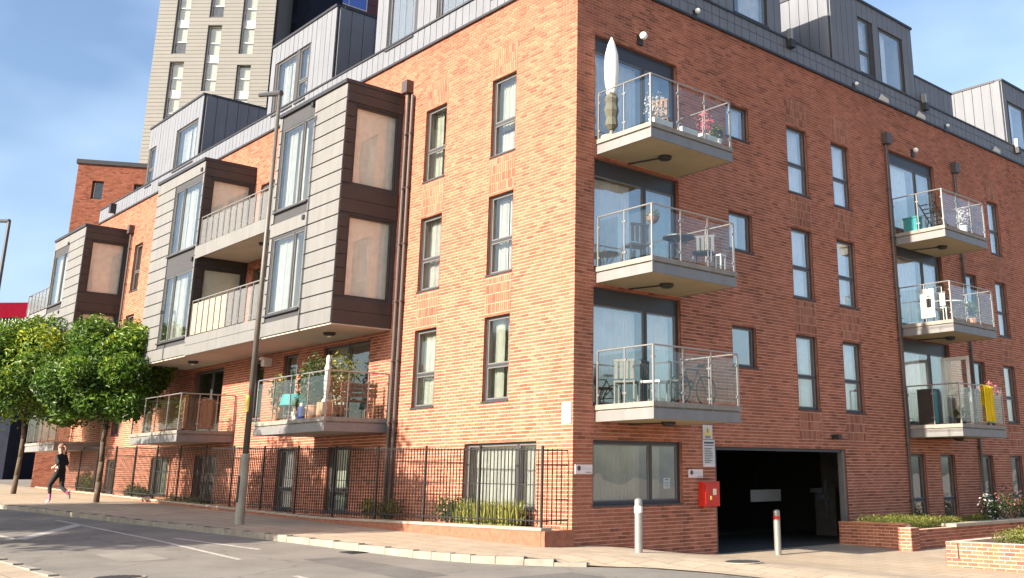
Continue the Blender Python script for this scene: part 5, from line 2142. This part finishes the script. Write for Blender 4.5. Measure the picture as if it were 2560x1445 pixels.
# shaded street balcony
pot_plant(-16.6, -1.45, zf, .13, .28, .2, .7, "pale plant at the corner of the shaded street balcony", M_LEAFY, M_LAMPBK, 97, 220, .09)
bsn = thing("wooden_screen", "brown wooden screen inside the shaded street balcony", "screen", (-16.3, -.9, zf))
for k in range(7):
    piece("slat", M_WOOD, -16.32, -16.28, -1.55 + k * .14, -1.43 + k * .14, zf + .05, zf + .95, bsn)
piece("slat_rail", M_WOOD, -16.34, -16.33, -1.55, -.55, zf + .5, zf + .56, bsn)

# ------------------------------------------------------------------ runner
RX, RY = -20.8, -3.5
rz = gp(RX, RY)
run = thing("person", "runner in black top and leggings with pink socks on the pavement", "person", (RX, RY, rz))
# figure runs towards -X; local frame: f = forward, s = to the figure's left
fw_ = Vector((-.92, -.38, 0)).normalized()
sd_ = Vector((-fw_.y, fw_.x, 0))


def J(f_, s_, z_): return Vector((RX, RY, rz)) + fw_ * f_ + sd_ * s_ + Vector((0, 0, z_))


joints = {
    'pelvis': (J(0, 0, .96), .135), 'waist': (J(.02, 0, 1.12), .125), 'chest': (J(.05, 0, 1.34), .15), 'neckb': (J(.07, 0, 1.50), .075),
    'neck': (J(.08, 0, 1.56), .052), 'head0': (J(.10, 0, 1.64), .082), 'head1': (J(.10, 0, 1.73), .092), 'head2': (J(.09, 0, 1.80), .06),
    'lsh': (J(.05, .17, 1.44), .062), 'lel': (J(-.20, .23, 1.24), .046), 'lwr': (J(.0, .25, 1.10), .034), 'lha': (J(.07, .24, 1.09), .03),
    'rsh': (J(.05, -.17, 1.44), .062), 'rel': (J(.02, -.25, 1.18), .046), 'rwr': (J(.22, -.20, 1.26), .034), 'rha': (J(.29, -.18, 1.29), .03),
    'lhip': (J(0, .10, .90), .105), 'lkn': (J(.26, .10, .56), .072), 'lcf': (J(.22, .10, .38), .06), 'lan': (J(.17, .10, .10), .040), 'lto': (J(.32, .10, .05), .034),
    'rhip': (J(0, -.10, .90), .105), 'rkn': (J(-.03, -.10, .50), .072), 'rcf': (J(-.20, -.10, .40), .06), 'ran': (J(-.42, -.10, .28), .040), 'rto': (J(-.46, -.10, .14), .034),
}
edges = [('pelvis', 'waist'), ('waist', 'chest'), ('chest', 'neckb'), ('neckb', 'neck'), ('neck', 'head0'), ('head0', 'head1'), ('head1', 'head2'),
         ('chest', 'lsh'), ('lsh', 'lel'), ('lel', 'lwr'), ('lwr', 'lha'), ('chest', 'rsh'), ('rsh', 'rel'), ('rel', 'rwr'), ('rwr', 'rha'),
         ('pelvis', 'lhip'), ('lhip', 'lkn'), ('lkn', 'lcf'), ('lcf', 'lan'), ('lan', 'lto'), ('pelvis', 'rhip'), ('rhip', 'rkn'), ('rkn', 'rcf'), ('rcf', 'ran'), ('ran', 'rto')]
# fingers: five short chains from each hand
fj = 0
for side, hand, wr in (('l', 'lha', 'lwr'), ('r', 'rha', 'rwr')):
    hp, wp = joints[hand][0], joints[wr][0]
    dirv = (hp - wp).normalized()
    perp = Vector((0, 0, 1)) - dirv * dirv.z
    perp.normalize()
    for k in range(4):
        b0 = hp + perp * (.03 - .018 * k) + dirv * .03
        b1 = b0 + dirv * .03 - sd_ * .018 * (1 if side == 'l' else -1)
        joints['f%s%da' % (side, k)] = (b0, .010)
        joints['f%s%db' % (side, k)] = (b1, .008)
        edges += [(hand, 'f%s%da' % (side, k)), ('f%s%da' % (side, k), 'f%s%db' % (side, k))]
    b0 = hp + perp * .035 - dirv * .01
    joints['t%sa' % side] = (b0, .011)
    edges.append((hand, 't%sa' % side))
keys = list(joints)
me = bpy.data.meshes.new("body")
base = Vector((RX, RY, rz))
me.from_pydata([tuple(joints[k][0] - base) for k in keys], [(keys.index(a), keys.index(b)) for a, b in edges], [])
body = bpy.data.objects.new("body", me)
link(body, run)
sk = body.modifiers.new("skin", 'SKIN')
for i, k in enumerate(keys):
    sv = me.skin_vertices[0].data[i]
    r = joints[k][1]
    sv.radius = (r, r)
    sv.use_root = (k == 'pelvis')
sb_ = body.modifiers.new("sub", 'SUBSURF')
sb_.levels = 2
sb_.render_levels = 2
dg = bpy.context.evaluated_depsgraph_get()
ev = body.evaluated_get(dg)
me2 = bpy.data.meshes.new_from_object(ev)
body.modifiers.clear()
body.data = me2
me2.name = "runner_body"
for m in (M_BCLOTH, M_SKIN, M_PSOCK, M_WHITE):
    me2.materials.append(m)
lank, rank, rto = joints['lan'][0] - base, joints['ran'][0] - base, joints['rto'][0] - base
for p in me2.polygons:
    c = p.center
    p.use_smooth = True
    idx = 0
    ls = c.dot(sd_)
    lf = c.dot(fw_)
    if c.z > 1.535: idx = 1
    elif (c - (joints['lwr'][0] - base)).length < .14 or (c - (joints['rwr'][0] - base)).length < .14: idx = 1
    else:
        leg_l = ls > 0 and c.z < .30
        if leg_l:
            idx = 3 if c.z < .11 else 2
        if ls < 0:
            if lf < -.30 and c.z < .45:
                idx = 2
            if (lf < -.40 and c.z < .27) or (lf < -.34 and c.z < .2): idx = 3
    p.material_index = idx
# hair with ponytail, ears, eyes and mouth line
hb_ = joints['head1'][0]
mb = MB()
n1, n2 = 8, 14
for i in range(n1 + 1):
    th = math.pi * .62 * i / n1
    for j in range(n2):
        ph = 2 * math.pi * j / n2
        d = Vector((math.sin(th) * math.cos(ph), math.sin(th) * math.sin(ph), math.cos(th)))
        mb.v.append(tuple(hb_ - fw_ * .022 + Vector((0, 0, .02)) + d * .108))
for i in range(n1):
    for j in range(n2):
        k = (j + 1) % n2
        mb.f.append((i * n2 + j, i * n2 + k, (i + 1) * n2 + k, (i + 1) * n2 + j))
        mb.mi.append(0); mb.r.append(.5)
a = hb_ - fw_ * .12 + Vector((0, 0, .03))
mb.path([a, a - fw_ * .09 - Vector((0, 0, .03)), a - fw_ * .12 - Vector((0, 0, .16))], .03, 8)
part("hair", mb, M_HAIR, run, smooth=True)
mb = MB()
for s in (-1, 1):
    c = hb_ + fw_ * .085 + sd_ * s * .035 + Vector((0, 0, .0))
    mb.tube(c, c + fw_ * .012, .012, .008, 8)
part("eyes", mb, M_PRINT, run)
c = hb_ + fw_ * .09
part("nose", MB().tube(c + Vector((0, 0, .01)), c + fw_ * .028 - Vector((0, 0, .03)), .010, .014, 6), M_SKIN, run)
c = hb_ + fw_ * .082 - Vector((0, 0, .075))
part("mouth", MB().tube(c - sd_ * .02, c + sd_ * .02, .006, .006, 6), M_PSOCK, run)
mb = MB()
for s in (-1, 1):
    c = hb_ + sd_ * s * .093 - Vector((0, 0, .01))
    mb.tube(c - Vector((0, 0, .025)), c + Vector((0, 0, .025)), .012, .014, 6)
part("ears", mb, M_SKIN, run)
mb = MB()
c = joints['chest'][0] + sd_ * -.10 + fw_ * .125 - Vector((0, 0, .1))
mb.tube(c, c + sd_ * .06, .022, .022, 6)
part("shirt_print", mb, M_NOTICE, run)

# ------------------------------------------------------------------ background buildings


class Oblique:
    """vertical wall frame not aligned to the axes, as its own rotated object space"""

    def __init__(self, e, n, D):
        e = Vector((e[0], e[1], 0)).normalized()
        n = Vector((n[0], n[1], 0)).normalized()
        c = Vector((CAM.x, CAM.y, 0))
        self.o = c - n * D
        self.e, self.n = e, n

    def P(self, u, d, z):
        p = self.o + self.e * u + self.n * d
        return (p.x, p.y, z)

    def box(self, mb, u0, u1, d0, d1, z0, z1, mi=0, rnd=.5):
        pts = [self.P(u, d, z) for z in (z0, z1) for (u, d) in ((u0, d0), (u1, d0), (u1, d1), (u0, d1))]
        b = len(mb.v)
        mb.v += pts
        for q in ((0, 3, 2, 1), (4, 5, 6, 7), (0, 1, 5, 4), (1, 2, 6, 5), (2, 3, 7, 6), (3, 0, 4, 7)):
            mb.f.append(tuple(b + i for i in q))
            mb.mi.append(mi)
            mb.r.append(rnd)
        return mb


OT = Oblique((.698, .716), (.716, -.698), 82)
tw = thing("tower_block", "tall beige tower with narrow vertical window strips behind the flats", "building", OT.P(-37, -6, 0))
mb = MB()
strips = []
for u, zs in ((-40.95, [(30.85, 36.75), (37.6, 43.5), (44.4, 50.2)]), (-37.95, [(34.0, 40.25), (41.1, 47.0), (27.2, 33.1)]), (-35.0, [(30.8, 36.6), (37.5, 43.4), (44.3, 50.0)])):
    for (a, b) in zs:
        strips.append((u, u + 1.2, a, b))
holed(mb, OT, -42.55, -32.1, 0, 52, 0.0, strips)
reveals(mb, OT, strips, 0.0, -.35)
OT.box(mb, -42.55, -32.1, -14, -.6, 0, 51.99)
tb_ = part("tower_wall", mb, mat("tower_joint", (0.10, 0.09, 0.08), .8), tw)
nrow = 0
z = 20.0
while z < 52:
    hs = [(s[0] - .02, s[1] + .02) for s in strips if s[2] < z + .175 < s[3]]
    for a, b in cut(-42.55, -32.1, hs):
        part("cladding_panel", OT.box(MB(), a, b, 0.0, .05, z + .015, z + .335), M_TOWER, tb_)
    z += .35
for (a, b, c, d) in strips:
    mb = MB()
    OT.box(mb, a, a + .08, -.34, -.26, c, d)
    OT.box(mb, b - .08, b, -.34, -.26, c, d)
    zz = c
    k = 0
    m_ = (c + d) / 2
    for zz in (c, c + 1.15, m_ - .35, m_ + .3, m_ + 1.5, d - .08):
        OT.box(mb, a + .08, b - .08, -.34, -.26, zz, zz + .08)
    w = part("window", mb, M_WHITE, tw)
    mb = MB()
    OT.box(mb, a + .08, b - .08, -.32, -.29, m_ - .3, m_ + .32)
    part("spandrel", mb, M_WHITE, w)
    mb = MB()
    OT.box(mb, a + .08, b - .08, -.33, -.32, c, d)
    part("pane", mb, M_PANEC, w)
    mb = MB()
    OT.box(mb, a + .02, b - .02, -.58, -.45, c, d)
    part("blind", mb, M_CURTL, w)
    if random.random() < .4:
        part("dark_room", OT.box(MB(), a + .02, b - .02, -.44, -.40, c, c + (d - c) * .22), M_NAVY, w)

ON = Oblique((.698, .716), (.716, -.698), 86)
db_ = thing("dark_tower", "dark navy and maroon block with balcony rising behind the penthouse", "building", ON.P(-30, -4, 0))
mb = MB()
ON.box(mb, -33.6, -30.4, -10, 0, 0, 56)
nv = part("navy_wall", mb, M_NAVY, db_)
for k, zz in enumerate((37.0, 40.2, 43.4, 46.6)):
    mb = MB()
    ON.box(mb, -32.4, -31.7, 0, .05, zz, zz + 2.2)
    part("pane", mb, M_PANEC, nv)
mb = MB()
XM = -74.0
for zz in np.arange(34, 74, 1.6):
    mb.box(XM - .1, XM, 27.6, 75, zz + .02, zz + 1.58)
mw = part("maroon_wall", mb, M_MAROON, db_)
part("wall_core", MB().box(XM - 1.2, XM - .11, 27.6, 75, 0, 74), M_NAVY, db_)
for (a, b) in ((30.0, 34.2), (38.5, 43)):
    for zz in (49.0, 54.6, 60.2):
        w = part("window", MB().box(XM, XM + .06, a, a + .1, zz, zz + 3.4).box(XM, XM + .06, b - .1, b, zz, zz + 3.4).box(XM, XM + .06, a + .1, b - .1, zz, zz + .1).box(XM, XM + .06, (a + b) / 2 - .04, (a + b) / 2 + .04, zz + .1, zz + 3.4), M_NOTICE, db_)
        part("pane", MB().box(XM, XM + .03, a + .1, b - .1, zz + .1, zz + 3.4), glass_mat("blue_pane", .35, (.05, .08, .35), 0.0, (.35, .45, 1.0)) if 'blue_pane' not in MATS else MATS['blue_pane'], w)
bs = part("balcony", MB().box(XM, XM + 2.6, 26.5, 30.0, 44.6, 45.0), M_NAVY, db_)
part("soffit", MB().box(XM, XM + 2.6, 26.5, 30.0, 49.2, 49.5), M_SOFFIT, bs)
for k in range(4):
    part("post", MB().box(XM + 2.4, XM + 2.5, 26.6 + k * 1.05, 26.7 + k * 1.05, 45.0, 46.8), M_NOTICE, bs)
part("handrail", MB().box(XM + 2.38, XM + 2.55, 26.5, 30.0, 46.8, 47.0), M_NOTICE, bs)

# far brick block at left
OB = Oblique((.47, .88), (.88, -.47), 62)
fb = thing("brick_block", "distant orange brick block with flat roof above the street tree", "building", OB.P(-10, -6, 0))
wins = [(-14.65, -14.05, 16.82, 17.95), (-12.45, -11.6, 16.82, 17.9), (-14.65, -14.05, 13.9, 15.0), (-9.8, -8.9, 16.82, 17.9)]
mb = MB()
holed(mb, OB, -15.5, -3.0, 0, 18.95, 0, wins)
reveals(mb, OB, wins, 0, -.3)
OB.box(mb, -15.5, -3.0, -12, -.5, 0, 18.94)
fw2 = part("block_wall", mb, mat("far_mortar", (.30, .14, .07), .9), fb)
mf = MB()
for b in brick_list(-15.5, -8.0, 0.0, 18.9, wins):
    OB.box(mf, b[0], b[1], -.01, .02, b[2], b[3], rnd=random.random())
part("brickwork", mf, M_FARBRICK, fw2, rnd=True, kind="stuff")
part("coping", OB.box(MB(), -15.6, -3.0, -.4, .12, 18.9, 19.15), M_ZINCD, fb)
for (a, b, c, d) in wins:
    mb = MB()
    OB.box(mb, a, a + .07, -.3, -.2, c, d)
    OB.box(mb, b - .07, b, -.3, -.2, c, d)
    OB.box(mb, a + .07, b - .07, -.3, -.2, c, c + .07)
    OB.box(mb, a + .07, b - .07, -.3, -.2, d - .07, d)
    w = part("window", mb, M_FRAME, fb)
    part("pane", OB.box(MB(), a + .07, b - .07, -.27, -.26, c + .07, d - .07), M_PANEC, w)
    part("blind", OB.box(MB(), a + .07, b - .07, -.48, -.4, c, d), M_ROOMD, w)

# red-fascia building far left
OR_ = Oblique((.698, .716), (.716, -.698), 75)
rbld = thing("red_fascia_building", "far building with red fascia band at the left picture edge", "building", OR_.P(-52, -6, 0))
part("block_wall", OR_.box(MB(), -70, -45.8, -10, 0, 0, 13.0), M_NAVY, rbld)
rf = part("fascia_band", OR_.box(MB(), -70, -45.7, -10, .15, 13.0, 14.15), M_REDB, rbld)
part("white_edge", OR_.box(MB(), -45.69, -45.5, -1, .2, 13.0, 13.6), M_WHITE, rf)
for k in range(10):
    part("glazing_bar", OR_.box(MB(), -47.9 + k * .25, -47.86 + k * .25, .0, .05, 11.3, 13.0), M_NOTICE, rbld)
part("lower_wall", OR_.box(MB(), -70, -45.75, .0, .08, 0, 11.2), M_NAVY, rbld)
